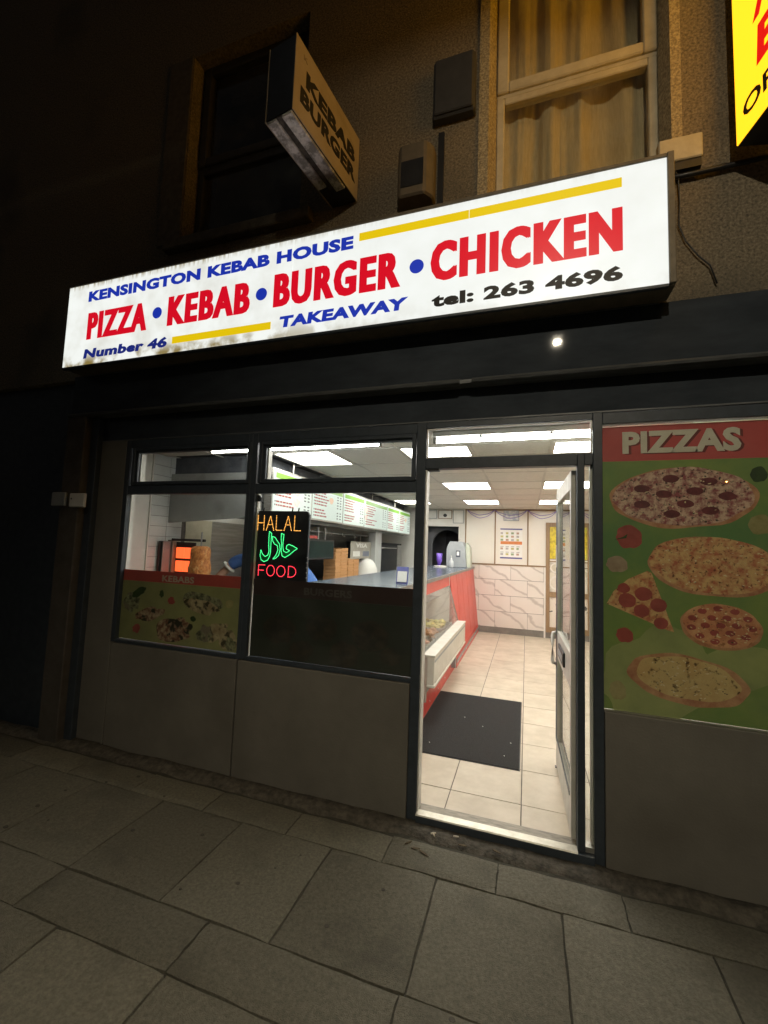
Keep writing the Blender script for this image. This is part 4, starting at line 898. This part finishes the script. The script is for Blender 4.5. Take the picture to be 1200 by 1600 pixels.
for (y0, y1, zt) in ((2.66, 2.83, 1.53), (2.845, 3.08, 1.545), (3.10, 3.30, 1.395), (3.315, 3.52, 1.38)):
    t = thing('food_box_stack', (-2.2, (y0 + y1) / 2, 1.0), labs[k], 'card boxes', 'stacked card food boxes'); k += 1
    n_ = int((zt - .976) / .045); hgt = (zt - .976) / n_
    me_ = B().box(-.09, .09, -(y1 - y0) / 2, (y1 - y0) / 2, .001, hgt - .002).mesh(.003); me_.materials.append(M_card)
    for q in range(n_): mesh_obj('card_box', me_, None, t, (-2.19 + random.uniform(-.004, .004), (y0 + y1) / 2 + random.uniform(-.004, .004), .976 + q * hgt))
vn = thing('payment_notice', (-2.1, 3.6, 1.38), 'grey card payment notice reading VISA hanging below the menu board', 'notice')
bx('board', mat('notice board', (.42, .40, .34), (.34, .32, .27), .5, scale=8), vn, -2.108, -2.1, 3.17, 4.04, 1.385, 1.645)
lettering('VISA', (-2.0995, 3.36, 1.555), (0, 1, 0), .48, .065, M_paper, vn, .03, .15)
for y in (3.26, 3.66): bx('card_symbol', M_paper if y < 3.5 else mat('dull blue print', (.2, .22, .28), (.16, .18, .24), .5), vn, -2.0995, -2.0985, y, y + .28, 1.42, 1.50)
for y in (3.3, 3.9): B().tube([(-2.104, y, 1.645), (-2.104, y, 1.83)], .003, 6).build('hanging_wire', M_steel, vn)
bg_ = thing('white_carrier_bag', (-2.0, 3.85, .98), 'crumpled white paper bag standing beside the boxes', 'bag')
b = B(); bm = b.bm
b.lathe((-2.14, 3.86, 0), [(.20, .977), (.21, 1.03), (.215, 1.12), (.205, 1.22), (.18, 1.30), (.12, 1.36), (.05, 1.385)], 20, .05).build('bag', M_paper, bg_, smooth=True)
pp = thing('grey_post', (-2.12, 4.15, 0), 'pale grey post between the payment notice and the dark oven', 'post')
bx('shaft', mat('pale grey paint', (.5, .51, .5), (.44, .45, .44), .5, scale=5), pp, -2.14, -2.02, 4.02, 4.33, .976, 1.99, .004)
ov = thing('dark_oven', (-2.3, 5.1, .98), 'large black oven at the far end of the kitchen worktop', 'oven')
bx('body', mat('black oven', (.014, .016, .02), (.02, .022, .026), .6, scale=5, spec=.2), ov, -2.7, -2.10, 4.38, 5.86, .976, 1.655, .006); bx('door_panel', mat('oven glass', (.008, .01, .014), (.012, .014, .018), .4, spec=.2), ov, -2.0995, -2.09, 4.42, 5.5, 1.08, 1.60, .003); bx('control_strip', M_steel, ov, -2.0995, -2.09, 5.54, 5.84, 1.05, 1.62)
B().tube([(-2.075, 4.5, 1.56), (-2.075, 5.42, 1.56)], .01, 8).build('door_handle', M_steel, ov, smooth=True)
rl = thing('utensil_rail', (-2.12, 3, 1.74), 'steel utensil rail with hooks under the extractor hood', 'rail')
B().tube([(-2.16, .95, 1.74), (-2.16, 4.35, 1.745)], .011, 8).build('bar', M_steel, rl, smooth=True)
for y in (2.5, 2.95, 3.4): B().tube([(-2.14, y, 1.78), (-2.14, y, 1.72), (-2.12, y, 1.70), (-2.105, y, 1.72)], .005, 6).build('hook', M_alu, rl, smooth=True)

# ================================================================== service counter with glass display
CT = thing('service_counter', (-1.0, 3.2, 0), 'long red service counter with slate worktop and glass display front', 'counter')
bx('worktop', M_top, CT, -1.47, -.645, .42, 6.075, 1.222, 1.25, .004)
bx('worktop_nosing', mat('grey nosing', (.26, .25, .23), (.2, .19, .18), .4, .3, scale=12), CT, -.6445, -.636, .42, 6.075, 1.212, 1.252, .002)
bx('front_nosing', M_alu, CT, -1.47, -.636, .41, .4195, 1.215, 1.254, .002)
bx('carcass', M_white, CT, -1.42, -1.36, .44, 6.07, FZ, 1.221); bx('front_end', M_red, CT, -1.42, -.70, .44, .47, FZ, 1.221); bx('display_floor', M_steel, CT, -1.355, -.56, .48, 3.30, .52, .55)
bx('divider', M_white, CT, -1.355, -.66, 3.30, 3.33, FZ, 1.221)
B().hexa([(-.70, .48, 1.085), (-.66, .48, 1.085), (-.66, 3.30, 1.085), (-.70, 3.30, 1.085), (-.70, .48, 1.221), (-.672, .48, 1.221), (-.672, 3.30, 1.221), (-.70, 3.30, 1.221)]).build('red_band', M_red, CT)
B().hexa([(-.535, .5, .60), (-.529, .5, .60), (-.529, 3.29, .60), (-.535, 3.29, .60), (-.667, .5, 1.084), (-.661, .5, 1.084), (-.661, 3.29, 1.084), (-.667, 3.29, 1.084)]).build('display_glass', G_case, CT)
for y in (.5, 3.285): B().hexa([(-.54, y, .60), (-.525, y, .60), (-.525, y + .012, .60), (-.54, y + .012, .60), (-.672, y, 1.084), (-.657, y, 1.084), (-.657, y + .012, 1.084), (-.672, y + .012, 1.084)]).build('glass_edge', M_alu, CT)
ny = 5; yy = [3.335 + (6.07 - 3.335) * i / ny for i in range(ny + 1)]
for i in range(ny):
    a, c = yy[i] + .006, yy[i + 1] - .006
    B().hexa([(-.60, a, .13), (-.55, a, .13), (-.55, c, .13), (-.60, c, .13), (-.70, a, 1.221), (-.66, a, 1.221), (-.66, c, 1.221), (-.70, c, 1.221)]).build('red_plank', M_red, CT, .003)
B().hexa([(-.61, 3.335, .13), (-.575, 3.335, .13), (-.575, 6.07, .13), (-.61, 6.07, .13), (-.71, 3.335, 1.22), (-.685, 3.335, 1.22), (-.685, 6.07, 1.22), (-.71, 6.07, 1.22)]).build('plank_backing', mat('deep red groove', (.35, .03, .025), (.3, .025, .02), .5), CT)
M_bump = mat('off-white bumper', (.66, .63, .56), (.58, .55, .48), .4, scale=8)
bump = bx('bumper', M_bump, CT, -.50, -.435, 1.245, 3.285, .36, .60, .004)
bx('bumper_ledge', M_bump, bump, -.545, -.428, 1.243, 3.287, .5985, .622, .004); bx('bumper_groove', M_grey, bump, -.4345, -.432, 1.26, 3.27, .555, .575); bx('bumper_lip', M_bump, bump, -.5, -.426, 1.243, 3.287, .335, .3595, .004)
bx('end_plate', mat('pinkish plastic', (.5, .41, .36), (.44, .36, .31), .5, scale=8), bump, -.72, -.502, 1.245, 1.262, .20, .598, .003)
blob(-.56, .46, .018, .018, 1.232, 1.2445, 16, 0).build('knob', M_bump, bump)
bx('bumper_leg', M_grey, CT, -.60, -.52, 3.05, 3.12, .05, .334); bx('lower_panel', M_grey, CT, -.60, -.59, .48, 3.29, .15, .52)
B().hexa([(-.60, .48, FZ), (-.565, .48, FZ), (-.565, 3.29, FZ), (-.60, 3.29, FZ), (-.60, .48, .15), (-.585, .48, .15), (-.585, 3.29, .15), (-.60, 3.29, .15)]).build('kick_board', M_red, CT)
B().hexa([(-.60, 3.295, FZ), (-.54, 3.295, FZ), (-.54, 6.07, FZ), (-.60, 6.07, FZ), (-.60, 3.295, .125), (-.545, 3.295, .125), (-.545, 6.07, .125), (-.60, 6.07, .125)]).build('kick_board', M_red, CT)
bx('kick_rail', M_grey, CT, -.5395, -.536, 3.295, 6.07, .05, .09)
for i in range(11):
    y = 1.3 + i * .42; x = -.566 if y < 3.29 else -.535
    B().ball((x, y, .055), .011, .5, 1, 1, 1).build('screw_cap', M_paper, CT, smooth=True)
# food inside the display
M_f1 = mat('fried food', (.55, .25, .09), (.36, .13, .04), .6, scale=30, bump=.8, bscale=50); M_f2 = mat('salad food', (.5, .52, .12), (.7, .5, .08), .6, scale=26); M_f3 = mat('pink food', (.66, .32, .22), (.5, .2, .12), .6, scale=24)
labels = ['tray of browned meat pieces nearest the door in the display', 'second tray in the counter display with pink slices', 'third tray in the counter display with orange pieces', 'far tray of pale salad in the counter display']
for i in range(4):
    y0 = .95 + i * .58
    t = thing('food_tray', (-.85, y0 + .27, .55), labels[i], 'food tray', 'food trays in the display')
    b = B(); frame_ring_y = (-1.2, -.60, y0, y0 + .54)
    b.box(-1.2, -.60, y0, y0 + .54, .551, .558); b.build('base', M_steel, t)
    for (x0, x1, q0, q1) in ((-1.2, -1.19, y0, y0 + .54), (-.61, -.60, y0, y0 + .54), (-1.189, -.611, y0, y0 + .01), (-1.189, -.611, y0 + .53, y0 + .54)): bx('rim', M_steel, t, x0, x1, q0, q1, .5585, .60)
    b = B(); rr = random.Random(i)
    for q in range(60): b.ball((rr.uniform(-1.15, -.66), rr.uniform(y0 + .06, y0 + .48), .575 + rr.random() * .05), rr.uniform(.025, .045), 1.2, 1, .7, 1)
    o = b.build('food_pieces', (M_f1, M_f3, M_f1, M_f2)[i], t); o['kind'] = 'stuff'
for i, (y, c) in enumerate(((1.35, 'nearest'), (1.55, 'second'))):
    t = thing('serving_tongs', (-.62, y, .60), f'{c} dark serving tongs leaning inside the display glass', 'tongs', 'tongs in the display')
    B().tube([(-.62, y, .60), (-.70, y - .1, 1.0)], .005, 6).build('arm', M_dark, t); B().tube([(-.60, y + .03, .60), (-.69, y - .09, 1.0)], .005, 6).build('arm', M_dark, t)
# coloured packets on the inner shelf
for i, (y, cc, nm) in enumerate(((1.55, (.8, .5, .05), 'yellow'), (1.75, (.75, .2, .1), 'red'), (2.1, (.78, .3, .25), 'pink'), (2.4, (.8, .75, .6), 'cream'))):
    t = thing('snack_packet', (-.86, y, .93), f'{nm} packet on the upper shelf of the counter display', 'packet', 'packets in the display')
    B().hexa([(-.90, y, .931), (-.86, y, .931), (-.86, y + .12, .931), (-.90, y + .12, .931), (-.885, y + .005, 1.06), (-.875, y + .005, 1.06), (-.875, y + .115, 1.06), (-.885, y + .115, 1.06)]).build('packet', mat('packet ' + nm, cc, tuple(v * .8 for v in cc), .35, scale=10), t, .004)
bx('added_case_light', emis('added case light', (1, .96, .86), 14.0, (.8, .8, .8)), CT, -.76, -.72, .6, 3.2, 1.075, 1.084)  # added glowing strip that brightens the case contents
bx('inner_shelf', M_steel, CT, -1.355, -.80, .48, 3.295, .92, .93)

# on the worktop
st = thing('counter_card_stand', (-.72, 1.13, 1.25), 'blue and white card stand at the corner of the counter', 'card stand')
B().hexa([(-.777, 1.10, 1.252), (-.668, 1.10, 1.252), (-.668, 1.112, 1.252), (-.777, 1.112, 1.252), (-.777, 1.13, 1.405), (-.668, 1.13, 1.405), (-.668, 1.14, 1.405), (-.777, 1.14, 1.405)]).build('card', mat('blue card', (.12, .13, .34), (.1, .11, .3), .5), st)
B().hexa([(-.767, 1.0985, 1.27), (-.678, 1.0985, 1.27), (-.678, 1.0995, 1.27), (-.767, 1.0995, 1.27), (-.767, 1.118, 1.365), (-.678, 1.118, 1.365), (-.678, 1.119, 1.365), (-.767, 1.119, 1.365)]).build('white_panel', M_paper, st)
B().tube([(-.765, 1.15, 1.252), (-.68, 1.15, 1.252)], .003, 6).build('easel', M_dark, st)
gm = thing('grey_warmer_box', (-.9, 5.55, 1.25), 'grey plastic angular food box on the back end of the counter', 'food box')
B().prism([(-1.085, 5.35, 1.252), (-.705, 5.35, 1.252), (-.735, 5.35, 1.61), (-.78, 5.35, 1.725), (-1.02, 5.35, 1.725), (-1.075, 5.35, 1.61)], (0, .35, 0)).build('body', M_grey, gm, .008)
B().prism([(-.70, 5.40, 1.252), (-.645, 5.45, 1.252), (-.66, 5.45, 1.62), (-.72, 5.40, 1.715), (-.732, 5.40, 1.61)], (0, .28, 0)).build('clear_side', mat('pale green plastic', (.5, .54, .45), (.44, .48, .4), .3), gm)
bx('label_plate', mat('dark label', (.06, .07, .1), (.05, .06, .09), .4), gm, -.90, -.82, 5.345, 5.3495, 1.44, 1.56); bx('label_face', M_paper, gm, -.885, -.84, 5.342, 5.3447, 1.47, 1.54)
cp = thing('purple_cup', (-1.18, 5.25, 1.25), 'purple plastic cup on the back of the counter', 'cup')
B().lathe((-1.19, 5.25, 0), [(.03, 1.252), (.034, 1.32), (.05, 1.36), (.055, 1.50), (.053, 1.50), (.045, 1.38)], 18).build('cup', M_purple, cp, smooth=True)
bo = thing('spray_bottle', (-.95, 5.0, 1.25), 'small clear pump bottle in front of the grey box', 'bottle')
B().lathe((-.94, 5.1, 0), [(.034, 1.252), (.036, 1.27), (.036, 1.36), (.014, 1.40), (.014, 1.42)], 16).build('bottle', mat('cloudy plastic', (.55, .57, .58), (.5, .52, .53), .3), bo, smooth=True); B().tube([(-.94, 5.1, 1.42), (-.94, 5.1, 1.455), (-.94, 5.06, 1.46)], .006, 8).build('pump', M_paper, bo)
nk = thing('napkin_pile', (-1.1, 4.9, 1.25), 'untidy white paper napkins on the slate worktop', 'napkins')
for i in range(4): mesh_obj('napkin', B().box(-.09, .09, -.07, .07, 0, .006).mesh(), M_paper, nk, (-1.1 + random.uniform(-.03, .03), 4.95 + random.uniform(-.04, .04), 1.2515 + i * .0075), (0, random.uniform(-.02, .02), random.uniform(0, 3)))

# ================================================================== public side
mt_ = thing('door_mat', (-.13, 1.52, FZ), 'large charcoal carpet mat on the tiles inside the door', 'mat')
bx('pile', M_mat, mt_, -.555, .300, .775, 2.262, FZ + .001, FZ + .008, .002); b = B(); frame_ring(b, 0, 1, 0, 1, 0, 1, .1); b.bm.free()
bx('edging', M_dark, mt_, -.562, .308, .768, 2.269, FZ + .0006, FZ + .004)
rnd = random.Random(5)
for i, (x, y) in enumerate(((.19, .95), (-.02, 1.45), (-.2, 1.6), (.23, 1.2), (-.4, .95))):
    t = thing('litter_scrap', (x, y, FZ), ['longest pale paper scrap on the mat corner', 'pale paper scrap near the middle of the mat', 'pale paper scrap on the far half of the mat', 'tiny pale scrap at the right mat edge', 'tiny pale scrap at the left of the mat'][i], 'litter', 'paper scraps on the mat')
    mesh_obj('scrap', B().box(-.005, .005, -.002, .002, 0, .002).mesh(), M_paper, t, (x, y, FZ + .0085), (0, 0, rnd.random() * 3))
ps = thing('menu_poster', (.06, BY, 1.43), 'white menu poster with small food pictures on the back wall', 'poster')
bx('sheet', M_paper, ps, -.153, .267, BY - .016, BY - .013, 1.432, 2.03)
M_pp = [mat('poster ink %d' % i, c, tuple(v * .8 for v in c), .5, scale=30) for i, c in enumerate(((.12, .11, .3), (.72, .25, .08), (.45, .42, .4), (.55, .5, .2), (.3, .4, .22), (.5, .33, .25)))]
bx('title_band', M_pp[0], ps, -.15, .264, BY - .0175, BY - .0165, 2.0, 2.026); bx('footer_band', M_pp[0], ps, -.15, .264, BY - .0175, BY - .0165, 1.436, 1.465); bx('offer_band', M_pp[1], ps, -.145, .26, BY - .0175, BY - .0165, 1.715, 1.775)
for r_ in range(5):
    for c in range(4):
        z = (1.93, 1.865, 1.80, 1.63, 1.52)[r_]; x = -.115 + c * .1
        bx('food_picture', M_pp[2 + (r_ + c) % 4], ps, x - .03, x + .025 * random.uniform(.6, 1), BY - .0175, BY - .0165, z - .018, z + .022)
        if r_ >= 3: bx('caption', M_pp[2], ps, x - .03, x + .03, BY - .0175, BY - .0165, z + .035, z + .05)
fp = thing('framed_food_panel', (1.1, BY, 0), 'tall wooden frame of three food pictures on the back wall by the door', 'picture frame')
x0, x1 = .69, 1.47
for a, c, z0, z1 in ((x0, x0 + .07, 0.1, 2.15), (x1 - .06, x1, 0.1, 2.15)): bx('stile', M_wood, fp, a, c, BY - .055, BY - .013, z0, z1, .003)
for z0, z1 in ((2.07, 2.15), (1.41, 1.47), (.75, .85), (.1, .2)): bx('rail', M_wood, fp, x0 + .0705, x1 - .0605, BY - .054, BY - .014, z0, z1, .003)
bx('pale_strip', M_white, fp, x0 + .071, x1 - .061, BY - .058, BY - .0545, 1.43, 1.455); bx('pale_strip', M_white, fp, x0 - .03, x0 - .001, BY - .05, BY - .023, FZ, 1.30)
M_y = mat('yellow food print', (.74, .60, .04), (.5, .38, .03), .4, scale=12, lo=.45, hi=.6, c3=(.45, .55, .15), s3=4); M_pl = mat('plate print', (.70, .66, .56), (.5, .47, .4), .4, scale=5, lo=.5, hi=.6); M_ol = mat('olive print', (.74, .68, .58), (.07, .06, .06), .4, scale=9, lo=.6, hi=.63)
for z0, z1, m_, nm in ((1.47, 2.07, M_y, 'yellow_picture'), (.85, 1.41, M_pl, 'plate_picture'), (.2, .75, M_ol, 'olive_picture')): bx(nm, m_, fp, x0 + .0705, x1 - .0605, BY - .03, BY - .02, z0, z1)
for i, (cx, cz, r_) in enumerate(((.86, 1.30, .09), (.88, 1.02, .13), (1.18, 1.27, .10), (1.22, 1.0, .15), (1.36, 1.2, .08))):
    blob(cx, cz, r_, r_, BY - .034 - i * .0004, BY - .0305, 24, .03).build('printed_plate', mat('plate rim', (.78, .75, .68), (.72, .69, .62), .3), fp); blob(cx, cz, r_ * .75, r_ * .75, BY - .037 - i * .0004, BY - .0345 - i * .0004, 20, .1).build('printed_food', M_pl if i % 2 else mat('pale rice print', (.66, .6, .46), (.55, .5, .38), .5, scale=20), fp)
# certificates and purple tinsel along the top of the back wall
for i, (x0, x1, z0, z1, lab) in enumerate(((-1.65, -1.42, 2.20, 2.38, 'leftmost white certificate above the lobby opening'), (-1.39, -1.11, 2.20, 2.38, 'certificate with a dark round print above the lobby opening'), (-1.085, -.87, 2.11, 2.385, 'tall pale certificate right of the lobby opening'), (-.09, .20, 2.175, 2.38, 'blue-grey certificate pinned above the menu poster'))):
    t = thing('certificate', ((x0 + x1) / 2, BY, z0), lab, 'certificate', 'certificates on the back wall')
    bx('sheet', M_paper if i != 3 else mat('blue grey print', (.45, .5, .55), (.7, .7, .68), .4, scale=14, lo=.45, hi=.55), t, x0 + .012, x1 - .012, BY - .034, BY - .03, z0 + .012, z1 - .012); b = B(); frame_ring(b, x0, x1, z0, z1, BY - .04, BY - .0305, .011); b.build('frame', M_wood if i in (1,) else M_grey, t)
    if i == 1: blob(-1.25, 2.27, .04, .035, BY - .036, BY - .0345, 16, .1).build('printed_seal', M_dark, t)
tn = thing('purple_tinsel', (.4, BY, 2.3), 'purple tinsel garland draped along the top of the back wall', 'garland')
anch = [-.8, -.26, .36, .9, 1.3, 1.7]
for a, c in zip(anch, anch[1:]):
    for dz in (.16, .10):
        pth = [(a + (c - a) * k / 14, BY - .05, 2.385 - dz * (1 - (2 * k / 14 - 1) ** 2) + .004 * math.sin(k * 5)) for k in range(15)]
        B().tube(pth, .006, 6).build('swag', mat('purple tinsel', (.30, .22, .55), (.2, .14, .45), .3, .4, scale=60), tn, smooth=True)

# ================================================================== person at the grill (mostly hidden behind the LED sign)
def skin(name, chain, m, parent, sub=2):
    """chain: list of polylines of (x, y, z, r); shared first points are merged"""
    V, E, Rr, idx = [], [], [], {}
    for pl in chain:
        prev = None
        for x, y, z, r in pl:
            k = (round(x, 4), round(y, 4), round(z, 4))
            if k not in idx: idx[k] = len(V); V.append((x, y, z)); Rr.append(r)
            i = idx[k]
            if prev is not None: E.append((prev, i))
            prev = i
    me = bpy.data.meshes.new('mesh'); me.from_pydata(V, E, []); o = bpy.data.objects.new('tmp', me); COL.objects.link(o)
    md = o.modifiers.new('s', 'SKIN'); sd = o.modifiers.new('d', 'SUBSURF'); sd.levels = sd.render_levels = sub
    for i, sv in enumerate(me.skin_vertices[0].data): sv.radius = (Rr[i], Rr[i]); sv.use_root = i == 0
    dg = bpy.context.evaluated_depsgraph_get(); dg.update()
    me2 = bpy.data.meshes.new_from_object(o.evaluated_get(dg)); bpy.data.objects.remove(o)
    for p_ in me2.polygons: p_.use_smooth = True
    return mesh_obj(name, me2, m, parent)
M_skin = mat('skin', (.55, .34, .24), (.5, .3, .21), .55, scale=12)
M_polo = mat('blue polo', (.06, .15, .42), (.045, .12, .36), .85, scale=60, bump=.3)
M_trou = mat('black trousers', (.02, .02, .025), (.03, .03, .034), .85, scale=30)
pr = thing('person', (-2.32, 1.42, FZ), 'person in a blue polo shirt with white-trimmed sleeve at the kebab grill', 'person')
# stands between counter and bench, facing the grill (towards -X, slightly -Y)
px_, py_ = -1.76, 1.42
S_L = (-2.57, 1.28); 
body = skin('body', [[(-1.80, 1.45, .95, .15), (-1.86, 1.44, 1.12, .145), (-2.02, 1.43, 1.28, .15), (-2.2, 1.42, 1.40, .13), (-2.30, 1.42, 1.455, .06), (-2.36, 1.42, 1.51, .055), (-2.42, 1.42, 1.585, .088), (-2.44, 1.42, 1.66, .082)],
             [(-2.2, 1.42, 1.40, .13), (-2.36, 1.30, 1.40, .075), (-2.60, 1.22, 1.375, .052), (-2.72, 1.13, 1.22, .042), (-2.76, 1.03, 1.12, .034), (-2.77, .99, 1.10, .032)],
             [(-2.2, 1.42, 1.40, .13), (-2.27, 1.58, 1.38, .075), (-2.42, 1.62, 1.20, .05), (-2.60, 1.50, 1.12, .038), (-2.66, 1.42, 1.10, .032)],
             [(-1.80, 1.45, .95, .15), (-1.79, 1.36, .86, .095), (-1.80, 1.35, .48, .065), (-1.77, 1.35, .08, .045), (-1.88, 1.35, .035, .035)],
             [(-1.80, 1.45, .95, .15), (-1.79, 1.54, .86, .095), (-1.78, 1.55, .48, .065), (-1.74, 1.55, .08, .045), (-1.85, 1.55, .035, .035)]], M_skin, pr)
shirt = skin('polo_shirt', [[(-1.80, 1.45, .93, .172), (-1.86, 1.44, 1.12, .165), (-2.02, 1.43, 1.28, .168), (-2.2, 1.42, 1.395, .145), (-2.29, 1.42, 1.45, .075)],
             [(-2.2, 1.42, 1.395, .145), (-2.36, 1.30, 1.40, .09), (-2.58, 1.225, 1.385, .072), (-2.655, 1.175, 1.31, .070)], [(-2.2, 1.42, 1.395, .145), (-2.27, 1.58, 1.38, .09), (-2.40, 1.62, 1.23, .07)]], M_polo, pr)
B().tube([(-2.645, 1.18, 1.315), (-2.66, 1.172, 1.298)], .0745, 18).build('sleeve_trim', M_paper, pr, smooth=True)
skin('trousers', [[(-1.80, 1.45, .95, .165), (-1.79, 1.36, .86, .112), (-1.80, 1.35, .48, .082), (-1.77, 1.35, .10, .07)], [(-1.80, 1.45, .95, .165), (-1.79, 1.54, .86, .112), (-1.78, 1.55, .48, .082), (-1.74, 1.55, .10, .07)]], M_trou, pr)
for y in (1.35, 1.55): B().ball((-1.83, y, .03), .06, 1.9, .9, .6, 2).build('shoe', M_dark, pr, smooth=True)
B().ball((-2.425, 1.42, 1.655), .098, 1.02, .86, .95, 3).build('hair', mat('dark hair', (.02, .015, .012), (.035, .025, .02), .6, scale=60, bump=.5), pr, smooth=True)
b = B(); b.ball((-2.50, 1.42, 1.60), .05, .7, .95, 1.35, 2); b.build('face', M_skin, pr, smooth=True)
B().hexa([(-2.545, 1.412, 1.585), (-2.525, 1.405, 1.585), (-2.525, 1.435, 1.585), (-2.545, 1.428, 1.585), (-2.53, 1.416, 1.63), (-2.52, 1.414, 1.63), (-2.52, 1.426, 1.63), (-2.53, 1.424, 1.63)]).build('nose', M_skin, pr)
for y in (1.398, 1.442): B().ball((-2.527, y, 1.632), .008, 1, 1, .7, 1).build('eye', M_dark, pr)
bx('mouth', mat('lips', (.4, .16, .13), (.36, .14, .12), .5), pr, -2.535, -2.525, 1.402, 1.438, 1.553, 1.560, .002)
for y in (1.335, 1.505): B().ball((-2.42, y, 1.61), .028, .8, .35, 1.2, 1).build('ear', M_skin, pr, smooth=True)
for (hx_, hy_, hz_, dx, dy) in ((-2.77, .99, 1.10, -.25, -1), (-2.66, 1.42, 1.10, -.8, -.6)):
    d_ = Vector((dx, dy, -.25)).normalized(); s_ = d_.cross(Vector((0, 0, 1))).normalized(); o_ = Vector((hx_, hy_, hz_))
    pal = o_ + d_ * .07
    ch = [[(*o_, .028), (*pal, .036)]]
    skin('hand', ch, M_skin, pr, 1)
    for q, ln in zip((-.03, -.01, .01, .03), (.06, .075, .07, .055)):
        a = pal + s_ * q + d_ * .015; skin('finger', [[(*a, .0095), (*(a + d_ * ln * .5 + Vector((0, 0, -.008))), .009), (*(a + d_ * ln * .85 + Vector((0, 0, -.03))), .0075)]], M_skin, pr, 1)
    a = o_ + s_ * .03 + d_ * .02; skin('thumb', [[(*a, .011), (*(a + s_ * .025 + d_ * .03), .010), (*(a + s_ * .03 + d_ * .055 + Vector((0, 0, -.02))), .008)]], M_skin, pr, 1)

# ================================================================== outside bits
M_butt = mat('cigarette paper', (.7, .66, .56), (.6, .5, .36), .7, scale=20); M_twig = mat('dry leaf', (.12, .09, .05), (.08, .06, .035), .9, scale=20)
for i, (x, y, r_, lab) in enumerate(((-.165, -.085, .5, 'white cigarette end lying at the foot of the doorway'), (-.14, -.10, 2.1, 'second cigarette end beside the first at the doorway'), (-.04, -.06, .2, 'cigarette end tucked against the sill'))):
    t = thing('cigarette_end', (x, y, GZ), lab, 'litter', 'cigarette ends by the doorway')
    B().tube([(x, y, GZ + .017), (x + .03 * math.cos(r_), y + .03 * math.sin(r_), GZ + .017)], .004, 8).build('stub', M_butt, t)
for i, (x, y, a) in enumerate(((-.27, -.19, .9), (-.17, -.24, -.5), (.02, -.12, .1), (.2, -.10, -.4), (-.22, -.22, 0.3))):
    t = thing('dead_leaf', (x, y, GZ), ['curled brown leaf on the slab left of the doorway', 'largest brown leaf on the slab before the doorway', 'brown twig in the mortar below the sill', 'dark twig below the right half of the sill', 'small brown leaf on the slab by the door post'][i], 'leaf', 'dead leaves by the doorway')
    L_ = .035 if i in (1,) else .025
    B().prism([(x + L_ * math.cos(a) * s - .007 * math.sin(a) * w, y + L_ * math.sin(a) * s + .007 * math.cos(a) * w, GZ + .006 + (.012 if i in (2, 3) else 0)) for s, w in ((-1, 0), (-.4, 1), (.4, .8), (1, 0), (.4, -.8), (-.4, -1))], (0, 0, .003)).build('leaf_blade', M_twig, t)

# dark neighbouring block set back beyond the corner
nb_ = thing('neighbouring_building', (-14, 8, 0), 'dark building set back beyond the left corner of the shop', 'building')
M_nb = mat('dark brick', (.06, .05, .045), (.045, .038, .034), .9, scale=20)
bx('wall', M_nb, nb_, -22, -9.5, 5.0, 14, -.2, 6.5); bx('roof', M_tin, nb_, -22.2, -9.3, 4.8, 14.2, 6.5, 6.8)
for k in range(4): 
    w_ = bx('window', mat('dark window', (.015, .017, .02), (.02, .022, .025), .2), nb_, -20 + k * 2.8, -18.8 + k * 2.8, 4.97, 4.999, 3.2, 4.8); bx('window_sill', M_slab, w_, -20.1 + k * 2.8, -18.7 + k * 2.8, 4.9, 4.998, 3.08, 3.19)
bx('door', mat('dark door', (.03, .02, .018), (.025, .018, .016), .5), nb_, -13.2, -12.2, 4.96, 4.999, -.1, 2.0)

# street lamps (they show as reflections in the fascia and the poster glass)
def street_lamp(x, y, z, col, lum, lab, grp):
    """column behind, flat lens facing straight down under a hood; (x, y, z) is the lens"""
    t = thing('street_lamp', (x, y - 1.0, -.18), lab, 'street lamp', grp)
    B().tube([(x, y - 1.0, -.185), (x, y - 1.0, 1.2), (x, y - 1.0, z - .3), (x, y - .85, z), (x, y - .2, z + .07)], [.09, .07, .05, .04, .035], 12).build('column', M_dark, t, smooth=True)
    bx('lantern', M_grey, t, x - .17, x + .17, y - .26, y + .26, z + .006, z + .12, .02)
    for sx in (-1, 1): bx('added_side_plate', M_dark, t, x + sx * .072 - .003, x + sx * .072 + .003, y - .2, y + .2, z - .075, z + .004)  # added unseen plates trim the lamp's sideways light so the left darkens
    bx('lens', emis(lab, col, lum, (.8, .8, .8)), t, x - .035, x + .035, y - .035, y + .035, z - .012, z + .005)
street_lamp(.77, -4.42, 4.87, (1.0, .88, .66), LAMP_WHITE_L, 'warm white street lamp at the kerb facing the shop', 'street lamps')
street_lamp(8.75, -20.0, 5.03, (1.0, .42, .08), LAMP_ORANGE_L, 'orange sodium street lamp farther down the street', 'street lamps')
